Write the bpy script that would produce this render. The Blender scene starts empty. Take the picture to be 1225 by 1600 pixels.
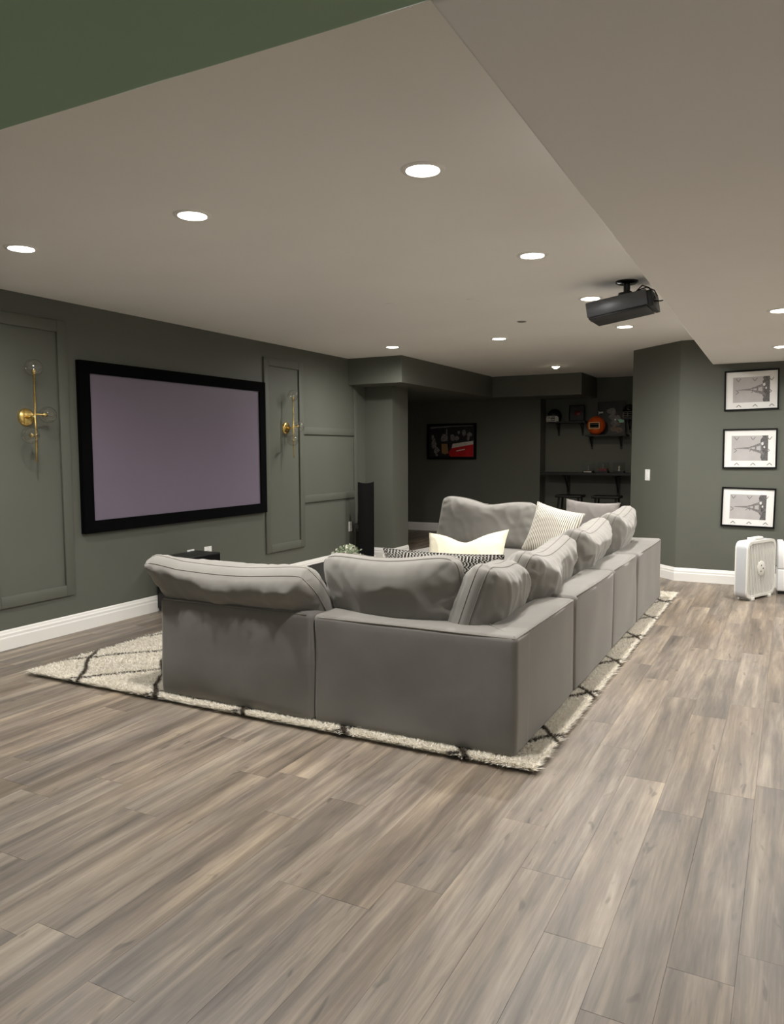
import bpy, bmesh, math, random
from mathutils import Vector, Matrix, noise
R = math.radians
PI = math.pi
rng = random.Random(7)
scene = bpy.context.scene
C = scene.collection

# ---------------------------------------------------------------- camera
F_PX, YAW, PITCH, ROLL, CAM_H = 1196.2, 0.48074, 0.08107, -0.003985, 1.42
cy, sy = math.cos(YAW), math.sin(YAW)
fwd = Vector((-sy, cy, 0)); right = Vector((cy, sy, 0)); up = Vector((0, 0, 1))
f2 = fwd*math.cos(PITCH) - up*math.sin(PITCH)
u2 = up*math.cos(PITCH) + fwd*math.sin(PITCH)
r3 = right*math.cos(ROLL) + u2*math.sin(ROLL)
u3 = u2*math.cos(ROLL) - right*math.sin(ROLL)
cam_data = bpy.data.cameras.new('camera')
cam = bpy.data.objects.new('camera', cam_data); C.objects.link(cam)
cam.matrix_world = Matrix(((r3.x, u3.x, -f2.x, 0), (r3.y, u3.y, -f2.y, 0), (r3.z, u3.z, -f2.z, CAM_H), (0, 0, 0, 1)))
cam_data.sensor_fit = 'VERTICAL'; cam_data.sensor_height = 24.0
cam_data.lens = 24.0*F_PX/1600.0
cam_data.clip_start = 0.02
scene.camera = cam

def in_frame(p, margin=30):
    d = Vector(p) - Vector((0, 0, CAM_H)); z = d.dot(f2)
    if z < 0.05: return False
    x = 612.5 + F_PX*d.dot(r3)/z; y = 800 - F_PX*d.dot(u3)/z
    return -margin < x < 1225+margin and -margin < y < 1600+margin

# ---------------------------------------------------------------- world, exposure
world = bpy.data.worlds.new('world'); scene.world = world; world.use_nodes = True
world.node_tree.nodes['Background'].inputs[0].default_value = (0.74, 0.91, 1.0, 1)
world.node_tree.nodes['Background'].inputs[1].default_value = 0.5      # cool daylight fill, let in only by the patio door added behind the viewer
scene.view_settings.view_transform = 'Standard'
scene.view_settings.look = 'None'
scene.view_settings.exposure = 0.02
scene.view_settings.gamma = 1.0
scene.view_settings.use_curve_mapping = False
LAMP_W = 158.0            # each recessed lamp
LAMP_COL = (1.0, 0.975, 0.94)
LAMP_CONE = 178
LENS_E = 30.0

# ---------------------------------------------------------------- materials
def srgb(r, g, b):
    f = lambda c: (c/255/12.92) if c/255 <= 0.04045 else ((c/255+0.055)/1.055)**2.4
    return (f(r), f(g), f(b), 1)
MATS = {}
def nt(name):
    m = bpy.data.materials.new(name); m.use_nodes = True
    n = m.node_tree.nodes; l = m.node_tree.links
    MATS[name] = m
    return m, n, l, n['Principled BSDF']
def N(n, kind, **kw):
    x = n.new(kind)
    for k, v in kw.items():
        if hasattr(x, k): setattr(x, k, v)
        else: x.inputs[k.replace('_', ' ')].default_value = v
    return x
def simple(name, col, rough=0.5, metal=0.0, var=0.06, nscale=8.0, bump=0.0, bscale=60.0, spec=0.5, emit=None, estr=0):
    m, n, l, b = nt(name)
    tc = N(n, 'ShaderNodeTexCoord')
    ns = N(n, 'ShaderNodeTexNoise'); ns.inputs['Scale'].default_value = nscale; ns.inputs['Detail'].default_value = 4
    l.new(tc.outputs['Object'], ns.inputs['Vector'])
    hsv = N(n, 'ShaderNodeHueSaturation'); hsv.inputs['Color'].default_value = col
    mr = N(n, 'ShaderNodeMapRange'); mr.inputs['To Min'].default_value = 1-var; mr.inputs['To Max'].default_value = 1+var
    mr.inputs['From Min'].default_value = 0.3; mr.inputs['From Max'].default_value = 0.7
    l.new(ns.outputs['Fac'], mr.inputs['Value']); l.new(mr.outputs[0], hsv.inputs['Value'])
    l.new(hsv.outputs[0], b.inputs['Base Color'])
    b.inputs['Roughness'].default_value = rough; b.inputs['Metallic'].default_value = metal
    b.inputs['Specular IOR Level'].default_value = spec
    if bump:
        n2 = N(n, 'ShaderNodeTexNoise'); n2.inputs['Scale'].default_value = bscale; n2.inputs['Detail'].default_value = 5
        l.new(tc.outputs['Object'], n2.inputs['Vector'])
        bp = N(n, 'ShaderNodeBump'); bp.inputs['Strength'].default_value = bump; bp.inputs['Distance'].default_value = 0.005
        l.new(n2.outputs['Fac'], bp.inputs['Height']); l.new(bp.outputs[0], b.inputs['Normal'])
    if emit:
        b.inputs['Emission Color'].default_value = emit; b.inputs['Emission Strength'].default_value = estr
    return m
M = MATS
simple('wall_paint', srgb(94, 96, 87), 0.55, var=0.03, nscale=2, bump=0.06, bscale=220, spec=0.35)
simple('ceiling_paint', srgb(244, 242, 238), 0.85, var=0.015, nscale=1.5, bump=0.03, bscale=150, spec=0.2)
simple('bounce_white', srgb(240, 237, 231), 0.7, var=0.015, nscale=2, spec=0.3)  # for the unseen right wall, white so it bounces light into the room
simple('header_paint', srgb(142, 170, 142), 0.5, var=0.03, nscale=2, spec=0.35)
simple('white_trim', srgb(236, 234, 228), 0.35, var=0.01)
simple('subfloor', srgb(52, 46, 40), 0.8)
simple('black_frame', srgb(5, 5, 5), 0.5, var=0.1, spec=0.2)
simple('black_velvet', srgb(4, 4, 5), 1.0, var=0.1, spec=0.1)
simple('black_plastic', srgb(16, 16, 16), 0.35, var=0.1)
simple('black_gloss', srgb(9, 9, 9), 0.18, var=0.1)
simple('speaker_mesh', srgb(6, 6, 6), 0.7, var=0.2, nscale=300, spec=0.15)
simple('projector_shell', srgb(84, 85, 88), 0.35, metal=0.1, var=0.04)
simple('projector_dark', srgb(28, 28, 29), 0.5, var=0.06)
simple('brass', srgb(232, 202, 128), 0.24, metal=1.0, var=0.05)
simple('screen_fabric', srgb(116, 106, 121), 0.42, var=0.03, nscale=1.2, spec=0.35)
simple('plate_white', srgb(240, 240, 236), 0.35, var=0.01)
simple('plate_slot', srgb(120, 118, 112), 0.5)
simple('fan_white', srgb(232, 230, 222), 0.4, var=0.02)
simple('fan_side', srgb(196, 198, 200), 0.35, metal=0.15, var=0.02)
simple('fan_inside', srgb(84, 80, 72), 0.6, var=0.03)
simple('fan_mark', srgb(70, 68, 62), 0.5)
simple('purifier_white', srgb(240, 240, 240), 0.3, var=0.01)
simple('mat_board', srgb(244, 242, 238), 0.8, var=0.01)
simple('print_sky', srgb(186, 182, 180), 0.7, var=0.10, nscale=5)
simple('print_tower', srgb(128, 124, 122), 0.7, var=0.25, nscale=70)
simple('print_trees', srgb(96, 93, 91), 0.7, var=0.4, nscale=60)
simple('print_light', srgb(222, 220, 218), 0.7)
simple('print_chevron', srgb(120, 118, 116), 0.7, var=0.2, nscale=30)
simple('helmet_black', srgb(16, 17, 16), 0.15, var=0.3, nscale=12)
simple('helmet_white', srgb(212, 214, 206), 0.35, var=0.05)
simple('helmet_orange', srgb(206, 84, 26), 0.3, var=0.08)
simple('helmet_gold', srgb(214, 168, 110), 0.4, var=0.1)
simple('shelf_black', srgb(14, 14, 13), 0.5, var=0.1)
simple('pic_dark', srgb(38, 36, 36), 0.5, var=0.5, nscale=30)
simple('pic_grey', srgb(120, 116, 114), 0.6, var=0.5, nscale=50)
simple('pic_brown', srgb(120, 100, 84), 0.6, var=0.5, nscale=40)
simple('pic_red', srgb(190, 26, 32), 0.5, var=0.15, nscale=12)
simple('pic_pale', srgb(214, 204, 192), 0.6, var=0.15, nscale=30)
simple('pic_mint', srgb(170, 228, 200), 0.5, var=0.1)
simple('pic_tan', srgb(150, 118, 76), 0.6, var=0.2, nscale=40)
simple('case_red', srgb(110, 20, 24), 0.4, var=0.1)
simple('leaf_sage', srgb(150, 164, 132), 0.7, var=0.2, nscale=40)
simple('leaf_pale', srgb(226, 226, 206), 0.7, var=0.1, nscale=40)
simple('antler', srgb(232, 222, 208), 0.5, var=0.1, nscale=30)
simple('table_dark', srgb(22, 19, 17), 0.3, var=0.15)
simple('rug_base', srgb(196, 186, 166), 0.95, var=0.1, nscale=40)
simple('lamp_trim', srgb(245, 243, 238), 0.4, var=0.01)
simple('lamp_lens', srgb(255, 250, 240), 0.4, var=0.0, emit=(1.0, 0.95, 0.86, 1), estr=LENS_E)
simple('bulb_warm', srgb(255, 240, 215), 0.4, var=0.0, emit=(1.0, 0.88, 0.66, 1), estr=LENS_E)

def clear_glass(name, tint=(1, 1, 1, 1), base=0.04, edge=0.3, power=4.0):
    m, n, l, b = nt(name)
    n.remove(b); out = n['Material Output']
    tr = N(n, 'ShaderNodeBsdfTransparent'); tr.inputs[0].default_value = tint
    gl = N(n, 'ShaderNodeBsdfGlossy'); gl.inputs['Roughness'].default_value = 0.03
    lw = N(n, 'ShaderNodeLayerWeight'); lw.inputs['Blend'].default_value = 0.5
    pw = N(n, 'ShaderNodeMath'); pw.operation = 'POWER'; pw.inputs[1].default_value = power
    mu = N(n, 'ShaderNodeMath'); mu.operation = 'MULTIPLY_ADD'; mu.inputs[1].default_value = edge; mu.inputs[2].default_value = base
    mx = N(n, 'ShaderNodeMixShader')
    l.new(lw.outputs['Facing'], pw.inputs[0]); l.new(pw.outputs[0], mu.inputs[0]); l.new(mu.outputs[0], mx.inputs[0])
    l.new(tr.outputs[0], mx.inputs[1]); l.new(gl.outputs[0], mx.inputs[2]); l.new(mx.outputs[0], out.inputs['Surface'])
clear_glass('globe_glass', (0.94, 0.94, 0.93, 1), 0.09, 0.4, 2.5)
clear_glass('picture_glass', (0.98, 0.98, 0.98, 1), 0.035, 0.4, 4.0)
clear_glass('acrylic', (0.90, 0.92, 0.91, 1), 0.05, 0.4, 4.0)
clear_glass('added_door_glass', (0.97, 0.99, 0.98, 1), 0.04, 0.4, 4.0)

def fabric(name, col, var=0.10, weave=900, bump=0.25, sheen=0.35, rough=0.9, wr=0.07):
    m, n, l, b = nt(name)
    tc = N(n, 'ShaderNodeTexCoord')
    ns = N(n, 'ShaderNodeTexNoise'); ns.inputs['Scale'].default_value = 3.0; ns.inputs['Detail'].default_value = 6; ns.inputs['Roughness'].default_value = 0.6
    l.new(tc.outputs['Object'], ns.inputs['Vector'])
    mr = N(n, 'ShaderNodeMapRange'); mr.inputs['From Min'].default_value = 0.3; mr.inputs['From Max'].default_value = 0.7
    mr.inputs['To Min'].default_value = 1-var; mr.inputs['To Max'].default_value = 1+var
    l.new(ns.outputs['Fac'], mr.inputs['Value'])
    hsv = N(n, 'ShaderNodeHueSaturation'); hsv.inputs['Color'].default_value = col
    l.new(mr.outputs[0], hsv.inputs['Value']); l.new(hsv.outputs[0], b.inputs['Base Color'])
    b.inputs['Roughness'].default_value = rough; b.inputs['Specular IOR Level'].default_value = 0.15
    b.inputs['Sheen Weight'].default_value = sheen; b.inputs['Sheen Roughness'].default_value = 0.5
    b.inputs['Sheen Tint'].default_value = (0.9, 0.87, 0.82, 1)
    n2 = N(n, 'ShaderNodeTexNoise'); n2.inputs['Scale'].default_value = 5.0; n2.inputs['Detail'].default_value = 2; n2.inputs['Distortion'].default_value = 0.2
    l.new(tc.outputs['Object'], n2.inputs['Vector'])
    n3 = N(n, 'ShaderNodeTexNoise'); n3.inputs['Scale'].default_value = weave; n3.inputs['Detail'].default_value = 1
    l.new(tc.outputs['Object'], n3.inputs['Vector'])
    b1 = N(n, 'ShaderNodeBump'); b1.inputs['Strength'].default_value = wr; b1.inputs['Distance'].default_value = 0.03
    l.new(n2.outputs['Fac'], b1.inputs['Height'])
    b2 = N(n, 'ShaderNodeBump'); b2.inputs['Strength'].default_value = bump; b2.inputs['Distance'].default_value = 0.001
    l.new(n3.outputs['Fac'], b2.inputs['Height']); l.new(b1.outputs[0], b2.inputs['Normal']); l.new(b2.outputs[0], b.inputs['Normal'])
    return m, n, l, b, tc, hsv
SOFA = srgb(118, 115, 110)
fabric('sofa_fabric', SOFA, 0.07)
fabric('cushion_fabric', srgb(130, 127, 121), 0.08, wr=0.14)
fabric('piping_fabric', srgb(112, 107, 100), 0.05)
fabric('grey_knit', srgb(116, 111, 107), 0.16, weave=260, bump=0.6)
fabric('cream_cloth', srgb(232, 224, 200), 0.06, weave=300, bump=0.4)
# striped pillow: cream cloth with thin dark stripes running up it
m, n, l, b, tc, hsv = fabric('striped_cloth', srgb(226, 220, 206), 0.05, weave=300)
sp = N(n, 'ShaderNodeSeparateXYZ'); l.new(tc.outputs['Object'], sp.inputs[0])
mu = N(n, 'ShaderNodeMath', operation='MULTIPLY'); mu.inputs[1].default_value = 2*PI/0.017; l.new(sp.outputs['X'], mu.inputs[0])
sn = N(n, 'ShaderNodeMath', operation='SINE'); l.new(mu.outputs[0], sn.inputs[0])
gt = N(n, 'ShaderNodeMath', operation='GREATER_THAN'); gt.inputs[1].default_value = 0.55; l.new(sn.outputs[0], gt.inputs[0])
mx = N(n, 'ShaderNodeMix', data_type='RGBA'); mx.inputs['B'].default_value = srgb(104, 98, 90)
l.new(gt.outputs[0], mx.inputs['Factor']); l.new(hsv.outputs[0], mx.inputs['A']); l.new(mx.outputs['Result'], b.inputs['Base Color'])
# small black and white check
m, n, l, b, tc, hsv = fabric('checked_cloth', srgb(190, 186, 178), 0.05, weave=300)
ck = N(n, 'ShaderNodeTexChecker'); ck.inputs['Scale'].default_value = 95
ck.inputs['Color1'].default_value = srgb(196, 192, 184); ck.inputs['Color2'].default_value = srgb(30, 29, 28)
wv = N(n, 'ShaderNodeTexChecker'); wv.inputs['Scale'].default_value = 190
wv.inputs['Color1'].default_value = (1, 1, 1, 1); wv.inputs['Color2'].default_value = srgb(70, 69, 66)
l.new(tc.outputs['Object'], ck.inputs['Vector']); l.new(tc.outputs['Object'], wv.inputs['Vector'])
mx = N(n, 'ShaderNodeMix', data_type='RGBA', blend_type='MULTIPLY'); mx.inputs['Factor'].default_value = 0.8
l.new(ck.outputs['Color'], mx.inputs['A']); l.new(wv.outputs['Color'], mx.inputs['B']); l.new(mx.outputs['Result'], b.inputs['Base Color'])

# floor planks: object colour carries each plank's own tone
def plank_material():
    m, n, l, b = nt('plank_wood')
    tc = N(n, 'ShaderNodeTexCoord'); oi = N(n, 'ShaderNodeObjectInfo')
    cb = N(n, 'ShaderNodeCombineXYZ'); m1 = N(n, 'ShaderNodeMath', operation='MULTIPLY'); m1.inputs[1].default_value = 37.0
    l.new(oi.outputs['Random'], m1.inputs[0]); l.new(m1.outputs[0], cb.inputs['X']); l.new(m1.outputs[0], cb.inputs['Y'])
    ad = N(n, 'ShaderNodeVectorMath', operation='ADD'); l.new(tc.outputs['Object'], ad.inputs[0]); l.new(cb.outputs[0], ad.inputs[1])
    def streak(sx, sy_, scale, detail, dist=0.0):
        mp = N(n, 'ShaderNodeMapping'); mp.inputs['Scale'].default_value = (sx, sy_, 1); l.new(ad.outputs[0], mp.inputs['Vector'])
        t = N(n, 'ShaderNodeTexNoise'); t.inputs['Scale'].default_value = scale; t.inputs['Detail'].default_value = detail
        t.inputs['Distortion'].default_value = dist; t.inputs['Roughness'].default_value = 0.62
        l.new(mp.outputs[0], t.inputs['Vector']); return t
    broad = streak(13, 0.75, 1.0, 4, 0.5)
    fine = streak(95, 3.0, 1.0, 6, 0.4)
    cathedral = streak(30, 2.2, 1.0, 3, 2.2)
    blot = streak(6.0, 1.3, 1.0, 4, 0.5)
    ramp = N(n, 'ShaderNodeValToRGB'); e = ramp.color_ramp.elements
    e[0].position = 0.32; e[0].color = srgb(84, 77, 69); e[1].position = 0.68; e[1].color = srgb(166, 155, 140)
    x = e.new(0.5); x.color = srgb(124, 114, 103)
    s1 = N(n, 'ShaderNodeMath', operation='MULTIPLY'); s1.inputs[1].default_value = 0.68; l.new(broad.outputs['Fac'], s1.inputs[0])
    s2 = N(n, 'ShaderNodeMath', operation='MULTIPLY_ADD'); s2.inputs[1].default_value = 0.14; l.new(fine.outputs['Fac'], s2.inputs[0]); l.new(s1.outputs[0], s2.inputs[2])
    s3 = N(n, 'ShaderNodeMath', operation='MULTIPLY_ADD'); s3.inputs[1].default_value = 0.18; l.new(cathedral.outputs['Fac'], s3.inputs[0]); l.new(s2.outputs[0], s3.inputs[2])
    l.new(s3.outputs[0], ramp.inputs['Fac'])
    # blotches, greyer or browner
    tint = N(n, 'ShaderNodeMix', data_type='RGBA', blend_type='MULTIPLY'); tint.inputs['Factor'].default_value = 1.0
    tr = N(n, 'ShaderNodeValToRGB'); te = tr.color_ramp.elements
    te[0].position = 0.35; te[0].color = (0.80, 0.79, 0.80, 1); te[1].position = 0.65; te[1].color = (1.12, 1.08, 1.0, 1)
    l.new(blot.outputs['Fac'], tr.inputs['Fac']); l.new(ramp.outputs[0], tint.inputs['A']); l.new(tr.outputs[0], tint.inputs['B'])
    own = N(n, 'ShaderNodeMix', data_type='RGBA', blend_type='MULTIPLY'); own.inputs['Factor'].default_value = 1.0
    l.new(tint.outputs['Result'], own.inputs['A']); l.new(oi.outputs['Color'], own.inputs['B'])
    # sparse dark knots and checks
    kn = streak(20, 5.0, 1.0, 2, 0.4)
    kr = N(n, 'ShaderNodeMapRange'); kr.inputs['From Min'].default_value = 0.655; kr.inputs['From Max'].default_value = 0.73
    kr.inputs['To Min'].default_value = 1.0; kr.inputs['To Max'].default_value = 0.6; l.new(kn.outputs['Fac'], kr.inputs['Value'])
    hs = N(n, 'ShaderNodeHueSaturation'); l.new(kr.outputs[0], hs.inputs['Value']); l.new(own.outputs['Result'], hs.inputs['Color'])
    l.new(hs.outputs[0], b.inputs['Base Color'])
    b.inputs['Roughness'].default_value = 0.42; b.inputs['Specular IOR Level'].default_value = 0.4
    bp = N(n, 'ShaderNodeBump'); bp.inputs['Strength'].default_value = 0.12; bp.inputs['Distance'].default_value = 0.002
    l.new(fine.outputs['Fac'], bp.inputs['Height']); l.new(bp.outputs[0], b.inputs['Normal'])
plank_material()

# shag rug: cream pile with a dark diamond trellis
def rug_material():
    m, n, l, b = nt('rug_pile')
    ge = N(n, 'ShaderNodeNewGeometry')
    ns = N(n, 'ShaderNodeTexNoise'); ns.inputs['Scale'].default_value = 5; ns.inputs['Detail'].default_value = 3
    l.new(ge.outputs['Position'], ns.inputs['Vector'])
    wob = N(n, 'ShaderNodeMath', operation='MULTIPLY_ADD'); wob.inputs[1].default_value = 0.16; wob.inputs[2].default_value = -0.08
    l.new(ns.outputs['Fac'], wob.inputs[0])
    sp = N(n, 'ShaderNodeSeparateXYZ'); l.new(ge.outputs['Position'], sp.inputs[0])
    u = N(n, 'ShaderNodeMath', operation='MULTIPLY_ADD'); u.inputs[1].default_value = 1/0.635; u.inputs[2].default_value = 3.845/0.635; l.new(sp.outputs['X'], u.inputs[0])
    v = N(n, 'ShaderNodeMath', operation='MULTIPLY_ADD'); v.inputs[1].default_value = 1/0.74; v.inputs[2].default_value = -3.2/0.74; l.new(sp.outputs['Y'], v.inputs[0])
    v2 = N(n, 'ShaderNodeMath', operation='ADD'); l.new(v.outputs[0], v2.inputs[0]); l.new(wob.outputs[0], v2.inputs[1])
    ds = []
    for op in ('ADD', 'SUBTRACT'):
        a = N(n, 'ShaderNodeMath', operation=op); l.new(u.outputs[0], a.inputs[0]); l.new(v2.outputs[0], a.inputs[1])
        pp = N(n, 'ShaderNodeMath', operation='PINGPONG'); pp.inputs[1].default_value = 0.5; l.new(a.outputs[0], pp.inputs[0]); ds.append(pp)
    mn = N(n, 'ShaderNodeMath', operation='MINIMUM'); l.new(ds[0].outputs[0], mn.inputs[0]); l.new(ds[1].outputs[0], mn.inputs[1])
    lt = N(n, 'ShaderNodeMapRange'); lt.inputs['From Min'].default_value = 0.014; lt.inputs['From Max'].default_value = 0.040; l.new(mn.outputs[0], lt.inputs['Value'])
    fl = N(n, 'ShaderNodeTexNoise'); fl.inputs['Scale'].default_value = 60; l.new(ge.outputs['Position'], fl.inputs['Vector'])
    cr = N(n, 'ShaderNodeValToRGB'); e = cr.color_ramp.elements
    e[0].position = 0.3; e[0].color = srgb(226, 219, 205); e[1].position = 0.7; e[1].color = srgb(252, 249, 241)
    l.new(fl.outputs['Fac'], cr.inputs['Fac'])
    mx = N(n, 'ShaderNodeMix', data_type='RGBA'); mx.inputs['A'].default_value = srgb(96, 88, 77)
    l.new(lt.outputs[0], mx.inputs['Factor']); l.new(cr.outputs[0], mx.inputs['B']); l.new(mx.outputs['Result'], b.inputs['Base Color'])
    df = N(n, 'ShaderNodeBsdfDiffuse'); tl = N(n, 'ShaderNodeBsdfTranslucent'); ms = N(n, 'ShaderNodeMixShader'); ms.inputs[0].default_value = 0.45
    l.new(mx.outputs['Result'], df.inputs['Color']); l.new(mx.outputs['Result'], tl.inputs['Color'])
    l.new(df.outputs[0], ms.inputs[1]); l.new(tl.outputs[0], ms.inputs[2]); l.new(ms.outputs[0], n['Material Output'].inputs['Surface'])
rug_material()

# ---------------------------------------------------------------- mesh helpers
def link(name, me, mat=None, parent=None):
    o = bpy.data.objects.new(name, me); C.objects.link(o)
    if mat: me.materials.append(MATS[mat])
    if parent is not None: o.parent = parent
    return o
def obj(name, bm, mat, parent=None, smooth=False, loc=None, rot=None):
    bmesh.ops.recalc_face_normals(bm, faces=bm.faces[:])
    me = bpy.data.meshes.new(name); bm.to_mesh(me); bm.free()
    if smooth:
        for p in me.polygons: p.use_smooth = True
    o = link(name, me, mat, parent)
    if loc: o.location = loc
    if rot: o.rotation_euler = rot
    return o
def smooth_by_angle(o, ang=40):
    me = o.data
    for p in me.polygons: p.use_smooth = True
    bm = bmesh.new(); bm.from_mesh(me)
    for e in bm.edges:
        if len(e.link_faces) == 2 and e.calc_face_angle(0) > R(ang): e.smooth = False
    bm.to_mesh(me); bm.free()
    return o
def thing(name, label, cat, loc=(0, 0, 0), rot=(0, 0, 0), group=None):
    o = bpy.data.objects.new(name, None); C.objects.link(o)
    o.empty_display_size = 0.05
    o.location = loc; o.rotation_euler = rot
    o['label'] = label; o['category'] = cat
    if group: o['group'] = group
    return o
def tag(o, label, cat, group=None):
    o['label'] = label; o['category'] = cat
    if group: o['group'] = group
    return o
def struct(name, bm, mat, label, cat='wall'):
    o = obj(name, bm, mat); o['kind'] = 'structure'; o['label'] = label; o['category'] = cat
    return o
def box(bm, x0, x1, y0, y1, z0, z1, mtx=None):
    vs = [bm.verts.new((x, y, z)) for x in (x0, x1) for y in (y0, y1) for z in (z0, z1)]
    for f in ((0, 1, 3, 2), (4, 6, 7, 5), (0, 4, 5, 1), (2, 3, 7, 6), (0, 2, 6, 4), (1, 5, 7, 3)):
        bm.faces.new([vs[i] for i in f])
    if mtx is not None:
        for v in vs: v.co = mtx @ v.co
    return vs
def bx(x0, x1, y0, y1, z0, z1, bev=0.0, seg=2):
    bm = bmesh.new(); box(bm, x0, x1, y0, y1, z0, z1)
    if bev: bmesh.ops.bevel(bm, geom=bm.edges[:], offset=bev, segments=seg, affect='EDGES', profile=0.5)
    return bm
def prism(pts, z0, z1, bm=None):
    bm = bm or bmesh.new()
    lo = [bm.verts.new((x, y, z0)) for x, y in pts]; hi = [bm.verts.new((x, y, z1)) for x, y in pts]
    bm.faces.new(lo[::-1]); bm.faces.new(hi); k = len(pts)
    for i in range(k): bm.faces.new((lo[i], lo[(i+1) % k], hi[(i+1) % k], hi[i]))
    return bm
def tube(bm, pts, r, seg=8, closed=False, caps=True):
    pts = [Vector(p) for p in pts]; n = len(pts); rings = []
    rr = r if isinstance(r, (list, tuple)) else [r]*n
    prev = None
    for i, p in enumerate(pts):
        a = pts[(i-1) % n] if (i > 0 or closed) else p
        b_ = pts[(i+1) % n] if (i < n-1 or closed) else p
        t = (b_-a).normalized()
        if prev is None:
            q = Vector((0, 0, 1)) if abs(t.z) < 0.9 else Vector((1, 0, 0)); s = t.cross(q).normalized()
        else:
            s = (prev - t*prev.dot(t)); s = s.normalized() if s.length > 1e-6 else t.orthogonal().normalized()
        prev = s; w = t.cross(s)
        rings.append([bm.verts.new(p + (s*math.cos(2*PI*k/seg)+w*math.sin(2*PI*k/seg))*rr[i]) for k in range(seg)])
    m_ = n if closed else n-1
    for i in range(m_):
        A, B = rings[i], rings[(i+1) % n]
        for k in range(seg): bm.faces.new((A[k], A[(k+1) % seg], B[(k+1) % seg], B[k]))
    if caps and not closed:
        bm.faces.new(rings[0][::-1]); bm.faces.new(rings[-1])
    return bm
def lathe(prof, seg=32, bm=None, mtx=None):
    """profile of (r, z); closed at r=0 ends"""
    bm = bm or bmesh.new(); rings = []
    for r_, z in prof:
        if r_ < 1e-6: rings.append([bm.verts.new((0, 0, z))])
        else: rings.append([bm.verts.new((r_*math.cos(2*PI*k/seg), r_*math.sin(2*PI*k/seg), z)) for k in range(seg)])
    for A, B in zip(rings, rings[1:]):
        for k in range(seg):
            k2 = (k+1) % seg
            if len(A) == 1 and len(B) == 1: continue
            if len(A) == 1: bm.faces.new((A[0], B[k2], B[k]))
            elif len(B) == 1: bm.faces.new((A[k], A[k2], B[0]))
            else: bm.faces.new((A[k], A[k2], B[k2], B[k]))
    if mtx is not None:
        for ring in rings:
            for v in ring: v.co = mtx @ v.co
    return bm
def rbox(bm, x0, x1, y0, y1, z0, z1, r=0.03, n=10, puff=0.0, amp=0.0, freq=3.0, seed=0.0, post=None):
    """soft rounded box"""
    lo = Vector((x0, y0, z0)); hi = Vector((x1, y1, z1)); cs = []
    for a in range(3):
        L = hi[a]-lo[a]; rr = min(r, L*0.49)
        e = [0, 0.18*rr, 0.4*rr, 0.68*rr, rr]
        cs.append([lo[a]+t for t in e] + [lo[a]+rr+(L-2*rr)*k/n for k in range(1, n)] + [hi[a]-t for t in e[::-1]])
    cache = {}
    def V(i, j, k):
        key = (i, j, k)
        if key in cache: return cache[key]
        p = Vector((cs[0][i], cs[1][j], cs[2][k]))
        rr = Vector([min(r, (hi[a]-lo[a])*0.49) for a in range(3)])
        inn = Vector([min(max(p[a], lo[a]+rr[a]), hi[a]-rr[a]) for a in range(3)])
        d = p-inn; m_ = max(abs(d.x), abs(d.y), abs(d.z))
        nrm = d.normalized()
        q = inn + nrm*m_
        if puff or amp:
            uvw = [2*(p[a]-lo[a])/(hi[a]-lo[a])-1 for a in range(3)]
            h = 0
            for a in range(3):
                o1, o2 = [t for t in range(3) if t != a]
                h += abs(nrm[a])*(1-uvw[o1]**4)*(1-uvw[o2]**4)
            q += nrm*(puff*h)
            if amp: q += nrm*amp*noise.noise((q+Vector((seed, seed*1.7, 0)))*freq)
        if post: q = post(q)
        cache[key] = bm.verts.new(q); return cache[key]
    I, J, K = [len(c)-1 for c in cs]
    for j in range(J):
        for k in range(K):
            for i in (0, I): bm.faces.new((V(i, j, k), V(i, j+1, k), V(i, j+1, k+1), V(i, j, k+1)))
    for i in range(I):
        for k in range(K):
            for j in (0, J): bm.faces.new((V(i, j, k), V(i+1, j, k), V(i+1, j, k+1), V(i, j, k+1)))
    for i in range(I):
        for j in range(J):
            for k in (0, K): bm.faces.new((V(i, j, k), V(i+1, j, k), V(i+1, j+1, k), V(i, j+1, k)))
    return bm
def frame_ring(w, h, b, d0, d1, bm=None):
    """rectangular frame in the local xz plane, from y=d0 (back) to y=d1 (front), centred"""
    bm = bm or bmesh.new()
    o = [(-w/2, -h/2), (w/2, -h/2), (w/2, h/2), (-w/2, h/2)]
    i = [(-w/2+b, -h/2+b), (w/2-b, -h/2+b), (w/2-b, h/2-b), (-w/2+b, h/2-b)]
    V = {}
    for nm, pts in (('o', o), ('i', i)):
        for q, d in ((0, d0), (1, d1)):
            V[nm, q] = [bm.verts.new((x, d, z)) for x, z in pts]
    for k in range(4):
        k2 = (k+1) % 4
        bm.faces.new((V['o', 1][k], V['o', 1][k2], V['i', 1][k2], V['i', 1][k]))
        bm.faces.new((V['o', 0][k], V['o', 0][k2], V['i', 0][k2], V['i', 0][k]))
        bm.faces.new((V['o', 0][k], V['o', 0][k2], V['o', 1][k2], V['o', 1][k]))
        bm.faces.new((V['i', 0][k], V['i', 0][k2], V['i', 1][k2], V['i', 1][k]))
    return bm
def poly_xz(bm, pts, y):
    f = bm.faces.new([bm.verts.new((x, y, z)) for x, z in pts]); return f

# ---------------------------------------------------------------- the setting
XW, HC, HS, HB = -4.96, 2.555, 2.29, 2.234      # screen wall, ceiling, soffit, back bulkhead
YP = 8.68                                        # picture wall
YT, YA = 12.2, 12.5                              # back wall, alcove wall
XR, YF = 3.2, -3.0
XL2 = -7.2

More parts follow.
